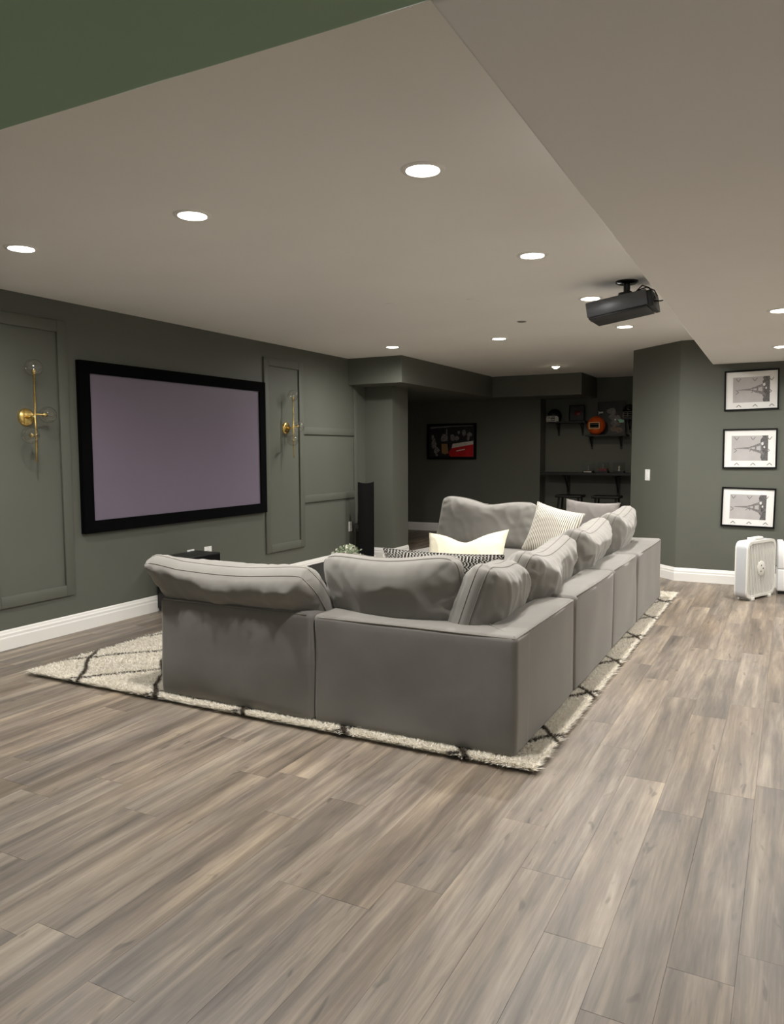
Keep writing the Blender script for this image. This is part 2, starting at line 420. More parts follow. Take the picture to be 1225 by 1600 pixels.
# floor: planks running away from the camera
floor = struct('floor', bx(XL2, XR, YF, 12.7, -0.06, -0.0085), 'subfloor', 'grey-brown wood plank floor of the basement room', 'floor')
PW, PL, GAP = 0.1715, 1.22, 0.00015
pm = bmesh.new(); box(pm, GAP, PW-GAP, GAP, PL-GAP, -0.0085, 0.0)
top_edges = [e for e in pm.edges if all(abs(v.co.z) < 1e-6 for v in e.verts)]
bmesh.ops.bevel(pm, geom=top_edges, offset=0.0005, segments=1, affect='EDGES', profile=0.5)
bmesh.ops.recalc_face_normals(pm, faces=pm.faces[:])
plank_mesh = bpy.data.meshes.new('plank'); pm.to_mesh(plank_mesh); pm.free()
plank_mesh.materials.append(MATS['plank_wood'])
rest = bmesh.new(); n_pl = 0
X0 = -0.602 - PW*38
nrows = int((XR-X0)/PW)
cand = []
for i in range(nrows):
    x = X0+i*PW
    if x < XL2+0.05: continue
    y = YF + rng.random()*PL - PL + 0.02
    if i == 38: y = 3.335-5*PL
    if i == 40: y = 3.338-6*PL
    if i == 39: y = 3.07-5*PL
    while y < 12.65:
        y0, y1 = max(y, YF+0.02), min(y+PL, 12.65)
        full = (y0 == y and y1 == y+PL)
        vis = any(in_frame((xx, yy, 0)) for xx in (x, x+PW) for yy in (y0, (y0+y1)/2, y1))
        if x+PW < XW and y1 < 9.0: vis = False
        if x > -1.2 and y0 > 8.6: vis = False
        if -4.1 < x < -1.2 and 3.3 < y0 and y1 < 7.7: vis = False
        cand.append((vis and full, x, y, y0, y1)); y += PL
for ok, x, y, y0, y1 in sorted(cand, key=lambda c: (not c[0], (c[1]+.6)**2+c[2]**2)):
    if ok and n_pl < 300:
        o = bpy.data.objects.new('plank', plank_mesh); C.objects.link(o); o.parent = floor
        o.location = (x, y, rng.uniform(-0.0002, 0.0002))
        t = rng.choice((0.80, 0.88, 0.94, 1.0, 1.0, 1.04, 1.08)); w = rng.uniform(-0.025, 0.025)
        o.color = (t*(1+w), t, t*(1-w*1.2), 1); n_pl += 1
    else:
        box(rest, x+GAP, x+PW-GAP, y0+GAP, y1-GAP, -0.0085, 0.0)
rp = obj('plank_field', rest, 'plank_wood', floor); rp['kind'] = 'stuff'; rp.color = (0.95, 0.95, 0.95, 1)

struct('ceiling', bx(XL2, XR, YF, 12.7, HC, HC+0.1), 'ceiling_paint', 'flat warm white ceiling with recessed lamps', 'ceiling')
# soffit box to the right, with a rounded lower edge
bm = prism([(-0.66, 1.43), (XR, 1.43), (XR, YP), (-0.767, YP)], HS, HC)
ed = [e for e in bm.edges if all(abs(v.co.z-HS) < 1e-4 and v.co.x < 0 for v in e.verts)] + \
     [e for e in bm.edges if all(abs(v.co.z-HS) < 1e-4 and v.co.y < 1.5 for v in e.verts)]
bmesh.ops.bevel(bm, geom=ed, offset=0.014, segments=4, affect='EDGES', profile=0.5)
o = struct('ceiling_soffit', bm, 'ceiling_paint', 'lower white ceiling soffit over the open floor beside the sofa', 'ceiling'); smooth_by_angle(o, 50)
bm = bx(XW, XR, 0.62, 1.43, HS, HC)
ed = [e for e in bm.edges if all(abs(v.co.z-HS) < 1e-4 and abs(v.co.y-1.43) < 1e-4 for v in e.verts)]
bmesh.ops.bevel(bm, geom=ed, offset=0.012, segments=3, affect='EDGES', profile=0.5)
o = struct('ceiling_header', bm, 'header_paint', 'olive green dropped header crossing the near end of the ceiling', 'ceiling'); smooth_by_angle(o, 50)
bm = prism([(XW, 8.34), (-4.21, 8.34), (-4.21, 11.5), (-2.81, 11.5), (-2.81, YA), (-3.64, YA), (-3.64, YT), (XL2, YT), (XL2, 9.2), (-4.56, 9.2), (-4.56, 8.76), (XW, 8.76)], HB, HC)
ed = [e for e in bm.edges if all(v.co.y < 11.6 and abs(v.co.x+4.21) < 1e-3 for v in e.verts) and abs(e.verts[0].co.z-e.verts[1].co.z) > 0.1 and e.verts[0].co.y < 9] 
bmesh.ops.bevel(bm, geom=ed, offset=0.008, segments=3, affect='EDGES', profile=0.5)
o = struct('ceiling_bulkhead', bm, 'wall_paint', 'dark green boxed bulkhead over the opening to the side room', 'ceiling'); smooth_by_angle(o, 50)

wall_left = struct('wall_left', bx(XW-0.12, XW, YF, 8.76, 0, HC), 'wall_paint', 'dark green screen wall with raised board panelling')
struct('wall_pier', bx(XL2, -4.556, 8.76, 9.2, 0, HC), 'wall_paint', 'dark green wall end beside the black tower speaker')
struct('wall_back', prism([(XL2, YT), (-3.64, YT), (-3.64, 12.7), (XL2, 12.7)], 0, HC), 'wall_paint', 'dark wall of the side room with the framed sports photograph')
struct('wall_alcove', bx(-3.64, -1.67, YA, 12.7, 0, HC), 'wall_paint', 'dark wall of the bar alcove behind the black shelves')
bm = prism([(-1.08, YP), (XR, YP), (XR, 12.7), (-1.67, 12.7), (-1.67, YP+0.59)], 0, HC)
ed = [e for e in bm.edges if abs(e.verts[0].co.z-e.verts[1].co.z) > 0.1 and e.verts[0].co.x < -1.0 and e.verts[0].co.y < 10]
bmesh.ops.bevel(bm, geom=ed, offset=0.006, segments=2, affect='EDGES', profile=0.5)
o = struct('wall_corner', bm, 'wall_paint', 'green wall with an angled corner and three framed pictures'); smooth_by_angle(o, 30)
struct('wall_right', bx(XR, XR+0.12, YF, 12.7, 0, HC), 'bounce_white', 'unseen wall on the open side of the room, made white to bounce light')
DX0, DX1, DZ = -3.4, 2.4, 2.15  # opening for a patio door added out of view to admit cool fill light
bm = bmesh.new(); box(bm, XL2, DX0, YF-0.12, YF, 0, HC); box(bm, DX1, XR, YF-0.12, YF, 0, HC); box(bm, DX0, DX1, YF-0.12, YF, DZ, HC)
struct('wall_front', bm, 'wall_paint', 'green wall behind the viewer, opened for the added patio door')
door = struct('added_door', bx(DX0, DX1, YF-0.11, YF-0.01, 0.0, 0.04), 'white_trim', 'unseen white framed glass patio door added behind the viewer for fill light', 'door')
for k in range(4):
    w = (DX1-DX0)/4; x = DX0+w*k
    fr = obj('added_door_sash', frame_ring(w-0.01, DZ-0.05, 0.06, 0.02, -0.02), 'white_trim', door, loc=(x+w/2, YF-0.06, 0.04+(DZ-0.05)/2))
    g = bmesh.new(); poly_xz(g, [(-w/2+.06, -DZ/2+.08), (w/2-.06, -DZ/2+.08), (w/2-.06, DZ/2-.08), (-w/2+.06, DZ/2-.08)], 0)
    obj('glass_pane', g, 'added_door_glass', fr)
pd = bpy.data.lights.new('added_door_portal', 'AREA'); pd.shape = 'RECTANGLE'; pd.size = DX1-DX0; pd.size_y = DZ; pd.cycles.is_portal = True  # samples the daylight coming through the added door
po = bpy.data.objects.new('added_door_portal', pd); C.objects.link(po); po.location = ((DX0+DX1)/2, YF-0.14, DZ/2); po.rotation_euler = (R(90), 0, 0)
struct('wall_side_room', bx(XL2-0.12, XL2, YF, 12.7, 0, HC), 'wall_paint', 'dark outer wall of the side room')

# raised boards of the screen wall
BD, BT = 0.085, 0.02
def board(y0, y1, z0, z1):
    bm = bx(XW-0.001, XW+BT, y0, y1, z0, z1, 0.004, 2)
    smooth_by_angle(obj('molding_board', bm, 'wall_paint', wall_left), 30)
def panel(y0, y1, z0, z1):
    board(y0, y0+BD, z0, z1); board(y1-BD, y1, z0, z1)
    board(y0+BD, y1-BD, z0, z0+BD); board(y0+BD, y1-BD, z1-BD, z1)
panel(3.39, 4.115, 0.30, 2.40)
panel(6.585, 7.315, 0.315, 2.40)
board(7.315, 8.45, 1.60, 1.685); board(7.315, 8.45, 0.815, 0.90)
board(8.45, 8.535, 0.142, 2.5)
panel(1.75, 2.48, 0.30, 2.40)

# baseboards
PROF = [(0, 0), (0.017, 0), (0.017, 0.085), (0.0135, 0.095), (0.0135, 0.112), (0.009, 0.122), (0.0065, 0.134), (0.002, 0.142), (0, 0.142)]
def baseboard(name, path, label):
    """path: floor points, room on the left of the direction of travel"""
    bm = bmesh.new(); n_ = len(path); P = [Vector((x, y)) for x, y in path]; rings = []
    for i, p in enumerate(P):
        ns = []
        if i > 0: d = (P[i]-P[i-1]).normalized(); ns.append(Vector((-d.y, d.x)))
        if i < n_-1: d = (P[i+1]-P[i]).normalized(); ns.append(Vector((-d.y, d.x)))
        m_ = sum(ns, Vector((0, 0))).normalized(); k = 1/max(0.3, m_.dot(ns[0]))
        rings.append([bm.verts.new((p.x+m_.x*k*a, p.y+m_.y*k*a, z)) for a, z in PROF])
    for A, B in zip(rings, rings[1:]):
        for k in range(len(PROF)-1): bm.faces.new((A[k], A[k+1], B[k+1], B[k]))
    bm.faces.new(rings[0]); bm.faces.new(rings[-1][::-1])
    return struct(name, bm, 'white_trim', label, 'baseboard')
baseboard('baseboard_left', [(-4.556, 9.2), (-4.556, 8.76), (XW, 8.76), (XW, YF)], 'white moulded baseboard under the screen wall')
baseboard('baseboard_right', [(XR, YP), (-1.08, YP), (-1.67, YP+0.59), (-1.67, YA)], 'white moulded baseboard under the three framed pictures')
baseboard('baseboard_back', [(-1.67, YA), (-3.64, YA), (-3.64, YT), (XL2, YT)], 'white baseboard of the dark side room')

# ---------------------------------------------------------------- recessed lamps
def spot(name, parent, loc, w, col, cone=LAMP_CONE, blend=1.0, rad=0.042):
    ld = bpy.data.lights.new(name, 'SPOT'); ld.energy = w; ld.color = col; ld.spot_size = R(cone); ld.spot_blend = blend; ld.shadow_soft_size = rad
    o = bpy.data.objects.new(name, ld); C.objects.link(o); o.parent = parent; o.location = loc
    return o
def recessed(x, y, z, label, w=LAMP_W, col=LAMP_COL, group='recessed lamps in the main ceiling'):
    t = thing('recessed_lamp', label, 'lamp', (x, y, z), group=group)
    smooth_by_angle(obj('trim_ring', lathe([(0.066, -0.001), (0.070, -0.007), (0.088, -0.005), (0.092, 0.0)], 40), 'lamp_trim', t), 50)
    obj('lens', lathe([(0.0, -0.006), (0.04, -0.0055), (0.066, -0.001)], 40), 'lamp_lens', t, smooth=True)
    spot('lamp_light', t, (0, 0, -0.012), w, col)
    return t
for x, y, lb in [(-3.87, 2.94, 'round recessed ceiling lamp nearest the screen wall in the row over the sofa back'),
                 (-2.61, 2.93, 'middle recessed ceiling lamp of the near row of three'),
                 (-1.37, 2.91, 'largest round recessed ceiling lamp, nearest the soffit edge'),
                 (-1.39, 4.46, 'recessed ceiling lamp between the largest lamp and the projector'),
                 (-1.39, 5.92, 'recessed ceiling lamp half hidden beside the projector body'),
                 (-1.42, 7.42, 'recessed ceiling lamp showing just below the projector'),
                 (-2.71, 7.59, 'recessed ceiling lamp in the middle of the far row'),
                 (-3.96, 7.62, 'small recessed ceiling lamp just in front of the bulkhead corner')]:
    recessed(x, y, HC, lb, w=LAMP_W*1.1)
recessed(-0.085, 5.5, HS, 'recessed soffit lamp cut by the picture edge, higher of the two', group='recessed lamps in the soffit')
recessed(-0.10, 7.44, HS, 'recessed soffit lamp above the framed pictures, lower of the two', group='recessed lamps in the soffit')
for x, y, q in ((1.9, 2.4, 'nearest the header'), (1.9, 5.0, 'half way along'), (1.9, 7.4, 'nearest the picture wall')):  # unseen lamps added to light the open floor, sofa side and right wall
    recessed(x, y, HS, 'added recessed soffit lamp over the open floor out of view, '+q, w=LAMP_W*(0.6 if y < 3 else 0.95), group='added soffit lamps out of view')
for x, y, q in ((-3.6, -0.9, 'first from the screen wall'), (-1.6, -0.9, 'second from the screen wall'), (0.4, -0.9, 'third from the screen wall'), (2.0, -0.9, 'last from the screen wall')):  # dim lamps added behind the viewer to fill the near floor
    recessed(x, y, HC, 'unseen recessed fill lamp added behind the viewer, '+q, w=LAMP_W*0.14, group='unseen fill lamps added behind the viewer')
t = thing('recessed_lamp', 'warm bulb lamp in the ceiling in front of the bar alcove', 'lamp', (-2.915, 10.46, HC))
smooth_by_angle(obj('trim_ring', lathe([(0.050, 0.0), (0.056, -0.012), (0.082, -0.008), (0.09, 0.0)], 40), 'lamp_trim', t), 50)
obj('bulb', lathe([(0.0, -0.036), (0.022, -0.032), (0.038, -0.02), (0.046, -0.004), (0.046, 0.0)], 32), 'bulb_warm', t, smooth=True)
spot('lamp_light', t, (0, 0, -0.05), LAMP_W*0.17, (1.0, 0.88, 0.70), 160, 0.5, 0.045)
for x, y, lb in ((-2.174, 6.68, 'small dark ceiling slot cover nearest the far lamps'), (-2.81, 5.40, 'faint round sprinkler cover in the ceiling nearer the screen'), (-2.19, 5.54, 'faint round sprinkler cover in the ceiling nearer the projector')):
    t = thing('sprinkler_cover', lb, 'sprinkler', (x, y, HC))
    obj('cover_plate', lathe([(0.0, -0.006), (0.036, -0.006), (0.041, -0.001), (0.041, 0)], 28), 'ceiling_paint' if x != -2.174 else 'plate_slot', t)
    obj('cover_rim', lathe([(0.041, 0), (0.046, -0.003), (0.048, 0)], 28), 'ceiling_paint', t)

# ---------------------------------------------------------------- projection screen
def on_left_wall(name, label, cat, y, z, off=0.0):
    # local x -> world -Y?  local xz plane faces +X : rotate so local -y (front) looks to +X
    return thing(name, label, cat, (XW+off, y, z), (0, 0, R(90)))
scr = on_left_wall('projection_screen', 'large projection screen in a wide black frame on the green wall', 'screen', 5.384, 1.4465)
W_, H_ = 2.365, 1.36
smooth_by_angle(obj('screen_frame', frame_ring(W_, H_, 0.098, 0.0, -0.045), 'black_velvet', scr), 30)
bm = bmesh.new(); box(bm, -W_/2+0.09, W_/2-0.09, -0.030, -0.020, -H_/2+0.09, H_/2-0.09)
obj('screen_surface', bm, 'screen_fabric', scr)

# ---------------------------------------------------------------- wall sconces
def sconce(y, z, label):
    t = thing('wall_sconce', label, 'sconce', (XW, y, z), group='brass wall sconces')
    mx_ = Matrix.Rotation(R(90), 4, 'Y')
    obj('wall_plate', lathe([(0.0, 0.022), (0.05, 0.022), (0.062, 0.016), (0.066, 0.0)], 36, mtx=mx_), 'brass', t, smooth=True)
    obj('arm', tube(bmesh.new(), [(0.015, 0, 0), (0.104, 0, 0)], 0.011, 12), 'brass', t, smooth=True)
    obj('rod', tube(bmesh.new(), [(0.100, 0.006, 0.315), (0.100, 0.006, -0.22)], 0.0065, 10), 'brass', t, smooth=True)
    obj('rod', tube(bmesh.new(), [(0.112, -0.008, 0.17), (0.112, -0.008, -0.325)], 0.0055, 10), 'brass', t, smooth=True)
    # three clear globes, each on its own socket
    for (d, stem0, c, r_) in (((0, 0, 1), (0.100, 0.006, 0.29), (0.100, 0.006, 0.352), 0.062),
                              ((0, 1, 0), (0.108, 0.0, 0.018), (0.108, 0.105, 0.018), 0.062),
                              ((0.5, -0.86, 0), (0.106, 0.0, -0.135), (0.155, -0.085, -0.135), 0.062)):
        d = Vector(d).normalized(); c = Vector(c); s0 = Vector(stem0)
        sk = tube(bmesh.new(), [s0, c-d*0.045, c-d*0.044, c-d*0.012], [0.006, 0.006, 0.014, 0.014], 14)
        so = obj('socket', sk, 'brass', t, smooth=True)
        bl = obj('bulb', lathe([(0.0, -0.02), (0.008, -0.016), (0.011, 0.0), (0.009, 0.016), (0.0, 0.026)], 14), 'globe_glass', so, smooth=True)
        bl.location = c
        bl.rotation_mode = 'QUATERNION'; bl.rotation_quaternion = d.to_track_quat('Z', 'Y')
        prof = [(r_*math.sin(a), -r_*math.cos(a)) for a in [R(18+k*9) for k in range(19)]]; prof[-1] = (0, r_)
        gl = obj('glass_globe', lathe(prof, 32), 'globe_glass', t, smooth=True)
        gl.location = c; gl.rotation_mode = 'QUATERNION'; gl.rotation_quaternion = d.to_track_quat('Z', 'Y')
    return t
sconce(3.745, 1.667, 'brass sconce with three clear globes on the near side of the screen')
sconce(6.98, 1.662, 'brass sconce with three clear globes beyond the far edge of the screen')

# ---------------------------------------------------------------- outlets, switch
def wall_plate(name, label, cat, loc, rz, kind, w=0.075, h=0.118):
    t = thing(name, label, cat, loc, (0, 0, rz))
    obj('cover_plate', bx(-w/2, w/2, -0.006, 0, -h/2, h/2, 0.003, 2), 'plate_white', t)
    if kind == 'switch':
        obj('rocker', bx(-0.017, 0.017, -0.011, -0.005, -0.033, 0.033, 0.002, 1), 'plate_white', t)
    else:
        for s in (-1, 1):
            r_ = obj('socket', bx(-0.017, 0.017, -0.0085, -0.005, s*0.021-0.014, s*0.021+0.014, 0.002, 1), 'plate_white', t)
            b2 = bmesh.new()
            for q in (-0.007, 0.007): box(b2, q-0.001, q+0.001, -0.0092, -0.0082, s*0.021-0.004, s*0.021+0.006)
            obj('slot', b2, 'plate_slot', r_)
    for s in (-1, 1): obj('screw', lathe([(0, -0.0015), (0.003, -0.001), (0.0034, 0)], 10, mtx=Matrix.Translation((0, -0.0065, s*0.047)) @ Matrix.Rotation(R(-90), 4, 'X')), 'plate_slot', t)
    return t
wall_plate('wall_outlet', 'white outlet plate under the screen, nearer of the two above the black box', 'outlet', (XW, 5.43, 0.437), R(90), 'outlet', 0.095, 0.12)
wall_plate('wall_outlet', 'white outlet plate under the screen, farther of the two above the black box', 'outlet', (XW, 5.668, 0.44), R(90), 'outlet', 0.105, 0.12)
wall_plate('wall_outlet', 'white outlet plate on the panelled wall beside the tower speaker', 'outlet', (XW, 8.355, 0.45), R(90), 'outlet', 0.08, 0.125)
wall_plate('wall_outlet', 'white outlet plate low on the dark side room wall', 'outlet', (-4.56, YT, 0.45), 0, 'outlet')
wall_plate('light_switch', 'white rocker light switch on the angled corner wall', 'switch', (-1.08-0.365, YP+0.365, 1.125), R(-45), 'switch', 0.085, 0.125)

# ---------------------------------------------------------------- framed pictures on the corner wall
def tower_picture(x, z, label, tilt):
    t = thing('framed_picture', label, 'picture', (x, YP, z), (0, R(tilt), 0), 'framed tower prints')
    W, H = 0.507, 0.408
    smooth_by_angle(obj('picture_frame', frame_ring(W, H, 0.016, 0.0, -0.022), 'black_frame', t), 30)
    obj('mat_board', bx(-W/2+0.012, W/2-0.012, -0.010, -0.002, -H/2+0.012, H/2-0.012), 'mat_board', t)
    y = -0.0106
    pr = bmesh.new(); x0, x1, z0, z1 = -0.172, 0.168, -0.123, 0.133
    poly_xz(pr, [(x0, z0), (x1, z0), (x1, z1), (x0, z1)], y)
    p = obj('photo_print', pr, 'print_sky', t)
    # dark strip of trees and the tower lying on its side
    tb = bmesh.new(); pts = [(0.112, z0)]
    for k in range(1, 16):
        zz = z0+(z1-z0)*k/16; pts.append((0.108+rng.uniform(-0.012, 0.012), zz))
    pts += [(0.112, z1), (x1, z1), (x1, z0)]
    poly_xz(tb, pts, y-0.0004); obj('print_trees', tb, 'print_trees', p)
    tw = bmesh.new(); cz = 0.005
    poly_xz(tw, [(-0.132, cz-0.002), (-0.01, cz-0.010), (-0.01, cz+0.010), (-0.132, cz+0.002)], y-0.0006)
    for s in (-1, 1):
        poly_xz(tw, [(-0.01, cz+s*0.010), (-0.01, cz+s*0.001), (0.05, cz+s*0.012), (0.118, cz+s*0.030), (0.135, cz+s*0.072), (0.10, cz+s*0.055), (0.045, cz+s*0.030)], y-0.0006)
    for a, b_, h_ in ((0.008, 0.016, 0.022), (0.048, 0.062, 0.036), (0.10, 0.112, 0.056)):
        poly_xz(tw, [(a, cz-h_), (b_, cz-h_), (b_, cz+h_), (a, cz+h_)], y-0.0007)
    obj('print_tower', tw, 'print_tower', p)
    lt = bmesh.new()
    poly_xz(lt, [(0.116+0.012*math.cos(q*PI/4), 0.05+0.016*math.sin(q*PI/4)) for q in range(8)], y-0.0009)
    poly_xz(lt, [(0.134+0.008*math.cos(q*PI/4), 0.015+0.012*math.sin(q*PI/4)) for q in range(8)], y-0.0009)
    obj('print_highlight', lt, 'print_light', p)
    # chevron marks printed over picture and mat
    def chev(cx, cz_, kind):
        s, w = 0.022, 0.0065
        if kind == 'v': a, b_, c_ = (-s, s*.7), (0, -s*.7), (s, s*.7)
        elif kind == '^': a, b_, c_ = (-s, -s*.5), (0, s*.5), (s, -s*.5)
        else: a, b_, c_ = (-s*.6, s), (s*.6, 0), (-s*.6, -s)
        cv = bmesh.new()
        for p_, q_ in ((a, b_), (b_, c_)):
            d = Vector((q_[0]-p_[0], q_[1]-p_[1])).normalized(); nn = Vector((-d.y, d.x))*w/2
            poly_xz(cv, [(cx+p_[0]+nn.x, cz_+p_[1]+nn.y), (cx+p_[0]-nn.x, cz_+p_[1]-nn.y), (cx+q_[0]-nn.x, cz_+q_[1]-nn.y), (cx+q_[0]+nn.x, cz_+q_[1]+nn.y)], y-0.0012)
        obj('chevron_mark', cv, 'print_chevron', p)
    dx = rng.uniform(-0.012, 0.02)
    for k in range(3):
        chev(-0.14+dx+0.152*k, 0.104, 'v'); chev(-0.15+dx+0.152*k, -0.018, '>' if k != 1 else '^'); chev(-0.135+dx+0.152*k, -0.158, '^')
    g = bmesh.new(); poly_xz(g, [(-W/2+0.014, -H/2+0.014), (W/2-0.014, -H/2+0.014), (W/2-0.014, H/2-0.014), (-W/2+0.014, H/2-0.014)], -0.0165)
    obj('glass_pane', g, 'picture_glass', t)
tower_picture(-0.389, 2.012, 'top black framed tower print of the three, just under the soffit', -0.9)
tower_picture(-0.387, 1.417, 'middle black framed tower print of the three', -0.3)
tower_picture(-0.385, 0.813, 'bottom black framed tower print of the three, above the box fan', 0.9)

# framed sports photograph on the dark back wall
t = thing('framed_photograph', 'black framed sports photograph with a red bench on the dark wall', 'picture', (-5.197, YT, 1.558))
W, H = 0.91, 0.61
smooth_by_angle(obj('picture_frame', frame_ring(W, H, 0.035, 0.0, -0.03), 'black_frame', t), 30)
ph = obj('photo_print', bx(-W/2+0.03, W/2-0.03, -0.012, -0.004, -H/2+0.03, H/2-0.03), 'pic_dark', t)
y = -0.0126
b2 = bmesh.new(); poly_xz(b2, [(-0.02, -0.26), (0.40, -0.26), (0.40, -0.05), (0.0, -0.115), (-0.06, -0.2)], y); obj('print_red_bench', b2, 'pic_red', ph)
b2 = bmesh.new(); poly_xz(b2, [(0.0, -0.115), (0.40, -0.05), (0.40, 0.01), (0.02, -0.04)], y-.0003)
poly_xz(b2, [(0.09, -0.155), (0.25, -0.125), (0.25, -0.14), (0.09, -0.172)], y-.0006); obj('print_bench_edge', b2, 'pic_pale', ph)
b2 = bmesh.new()
for cx, cz, w, h in ((-0.33, -0.04, .05, .10), (-0.28, -0.15, .06, .07), (-0.14, 0.06, .07, .07), (-0.09, 0.1, .02, .12), (0.02, 0.07, .05, .06), (0.10, 0.05, .05, .05), (0.13, 0.15, .03, .03), (0.23, 0.14, .04, .06), (0.33, 0.12, .05, .05), (0.31, 0.06, .03, .05), (-0.35, 0.07, .03, .05), (-0.28, -0.23, .03, .025)):
    pts = []
    for q in range(10):
        r_ = rng.uniform(0.7, 1.1); pts.append((cx+w*r_*math.cos(q*PI/5), cz+h*r_*math.sin(q*PI/5)))
    poly_xz(b2, pts, y-rng.uniform(.0001, .0005))
poly_xz(b2, [(-0.40, 0.22), (0.0, 0.25), (0.40, 0.26), (0.40, 0.275), (-0.02, 0.27), (-0.40, 0.25)], y)
obj('print_players', b2, 'pic_grey', ph)
b2 = bmesh.new(); poly_xz(b2, [(-0.19, -0.04), (-0.08, -0.04), (-0.06, -0.2), (-0.12, -0.22), (-0.18, -0.2)], y-.0007); obj('print_trousers', b2, 'pic_tan', ph)

# ---------------------------------------------------------------- rug
RX0, RX1, RY0, RY1 = -4.25, -0.965, 3.172, 7.78
rug = thing('shag_rug', 'cream shag rug with a dark diamond trellis under the sectional sofa', 'rug', (0, 0, 0))
bm = bmesh.new(); rr = 0.05
pts = []
for cx, cy_, a0 in ((RX1-rr, RY0+rr, -90), (RX1-rr, RY1-rr, 0), (RX0+rr, RY1-rr, 90), (RX0+rr, RY0+rr, 180)):
    for k in range(5): a = R(a0+k*22.5); pts.append((cx+rr*math.cos(a), cy_+rr*math.sin(a)))
cxm, cym = (RX0+RX1)/2, (RY0+RY1)/2
prism([(cxm+(x-cxm)*0.991, cym+(y-cym)*0.993) for x, y in pts], 0.001, 0.010, bm)
obj('rug_backing', bm, 'rug_base', rug)
verts, faces = [], []
def tuft(x, y, lean=None):
    h = rng.uniform(0.018, 0.033); a = rng.uniform(0, 2*PI); w = rng.uniform(0.003, 0.0055)
    lx, ly = rng.gauss(0, 0.012), rng.gauss(0, 0.012)
    if lean: lx += lean[0]; ly += lean[1]
    c_, s_ = math.cos(a)*w, math.sin(a)*w; k = len(verts)
    verts.extend(((x-c_, y-s_, 0.008), (x+c_, y+s_, 0.008), (x+lx*.6+c_*.9, y+ly*.6+s_*.9, 0.008+h*.65), (x+lx*.6-c_*.9, y+ly*.6-s_*.9, 0.008+h*.65), (x+lx*1.5, y+ly*1.5, 0.008+h)))
    faces.extend(((k, k+1, k+2, k+3), (k+3, k+2, k+4)))
def fill(x0, x1, y0, y1, dens, lean=None):
    for _ in range(int((x1-x0)*(y1-y0)*dens)):
        tuft(rng.uniform(x0, x1), rng.uniform(y0, y1), lean)
D = 30000
fill(RX0, RX1, RY0, RY0+0.13, D*1.5)
fill(RX1-0.13, RX1, RY0, RY1, D*1.2)
fill(RX0, -3.0, RY0+0.13, 5.2, D)
fill(-3.0, RX1-0.13, RY0+0.13, 3.4, D*.5)
fill(RX0, -2.6, 5.2, RY1, D*.3)
fill(-2.9, -2.1, 4.2, 6.4, D*.3)
for _ in range(11000):   # shaggy rim
    s = rng.random()
    if s < .4: tuft(rng.uniform(RX0, RX1), RY0+rng.uniform(0, .01), (0, -0.013))
    elif s < .85: tuft(RX1-rng.uniform(0, .01), rng.uniform(RY0, RY1), (0.013, 0))
    else: tuft(RX0+rng.uniform(0, .01), rng.uniform(RY0, RY1), (-0.010, 0))
me = bpy.data.meshes.new('rug_pile'); me.from_pydata(verts, [], faces); me.update()
o = link('rug_pile', me, 'rug_pile', rug); o['kind'] = 'stuff'
RZ = 0.026     # sofa feet press into the pile

# ---------------------------------------------------------------- sectional sofa
SX1, SY0 = -1.06, 3.225          # outer corner nearest the camera
ST, BK = 0.583, 0.21             # top of the backs, thickness of the backs
SEAT = 0.45
X1s, X2s = -2.14, -3.18
YS = [SY0, 4.285, 5.33, 6.25, 7.49]
G2 = 0.006
def seam(pts, parent, r=0.004):
    o = obj('piping', tube(bmesh.new(), pts, r, 6), 'piping_fabric', parent, smooth=True); return o
def soft(name, parent, dims, r=0.03, n=12, puff=0.012, amp=0.010, freq=3.2, seed=0.0, mat='sofa_fabric', post=None):
    bm = bmesh.new()
    for d in (dims if isinstance(dims, list) else [dims]):
        rbox(bm, *d, r=r, n=n, puff=puff, amp=amp, freq=freq, seed=seed, post=post)
    return obj(name, bm, mat, parent, smooth=True)
def sag(q):  # slight slump of the slip cover
    return q
# near left module (armless), back to the camera
tA = thing('sofa_module', 'near armless grey sofa module at the end by the screen wall', 'sofa', (0, 0, 0), group='modules of the grey sectional sofa')
aY = SY0-0.012
bk = soft('back', tA, (X2s, X1s-G2, aY, aY+BK, RZ, ST+0.004), r=0.028, seed=3.1)
seam([(X2s+0.03, aY+0.007, ST-0.004), ((X1s+X2s)/2, aY+0.004, ST-0.002), (X1s-0.035, aY+0.007, ST-0.004)], bk)
soft('base', tA, (X2s+0.005, X1s-G2-0.005, aY+BK+0.004, aY+1.05, RZ, 0.255), r=0.02, puff=0.0, amp=0.004)
soft('seat_cushion', tA, (X2s+0.003, X1s-G2-0.003, aY+BK+0.004, aY+1.06, 0.258, SEAT), r=0.055, puff=0.02)
# near corner module
tB = thing('sofa_module', 'corner module of the grey sofa nearest the viewer', 'sofa', (0, 0, 0), group='modules of the grey sectional sofa')
bk = soft('back', tB, [(X1s, SX1, SY0, SY0+BK, RZ, ST), (SX1-BK, SX1-0.001, SY0+0.10, YS[1]-G2, RZ, ST-0.001)], r=0.026, n=16, puff=0.0, amp=0.010, freq=2.6, seed=1.3)
seam([(X1s+0.03, SY0+0.004, ST-0.012), (-1.6, SY0+0.003, ST-0.008), (SX1-0.014, SY0+0.007, ST-0.010), (SX1-0.006, SY0+0.02, ST-0.010), (SX1-0.004, 3.8, ST-0.009), (SX1-0.006, YS[1]-0.04, ST-0.010)], bk)
seam([(SX1-0.016, SY0+0.016, ST-0.001), (SX1-BK+0.01, SY0+BK-0.01, ST+0.001)], bk, 0.0022)
soft('base', tB, (X1s+0.005, SX1-BK-0.004, SY0+BK+0.004, YS[1]-G2-0.005, RZ, 0.255), r=0.02, puff=0.0, amp=0.004)
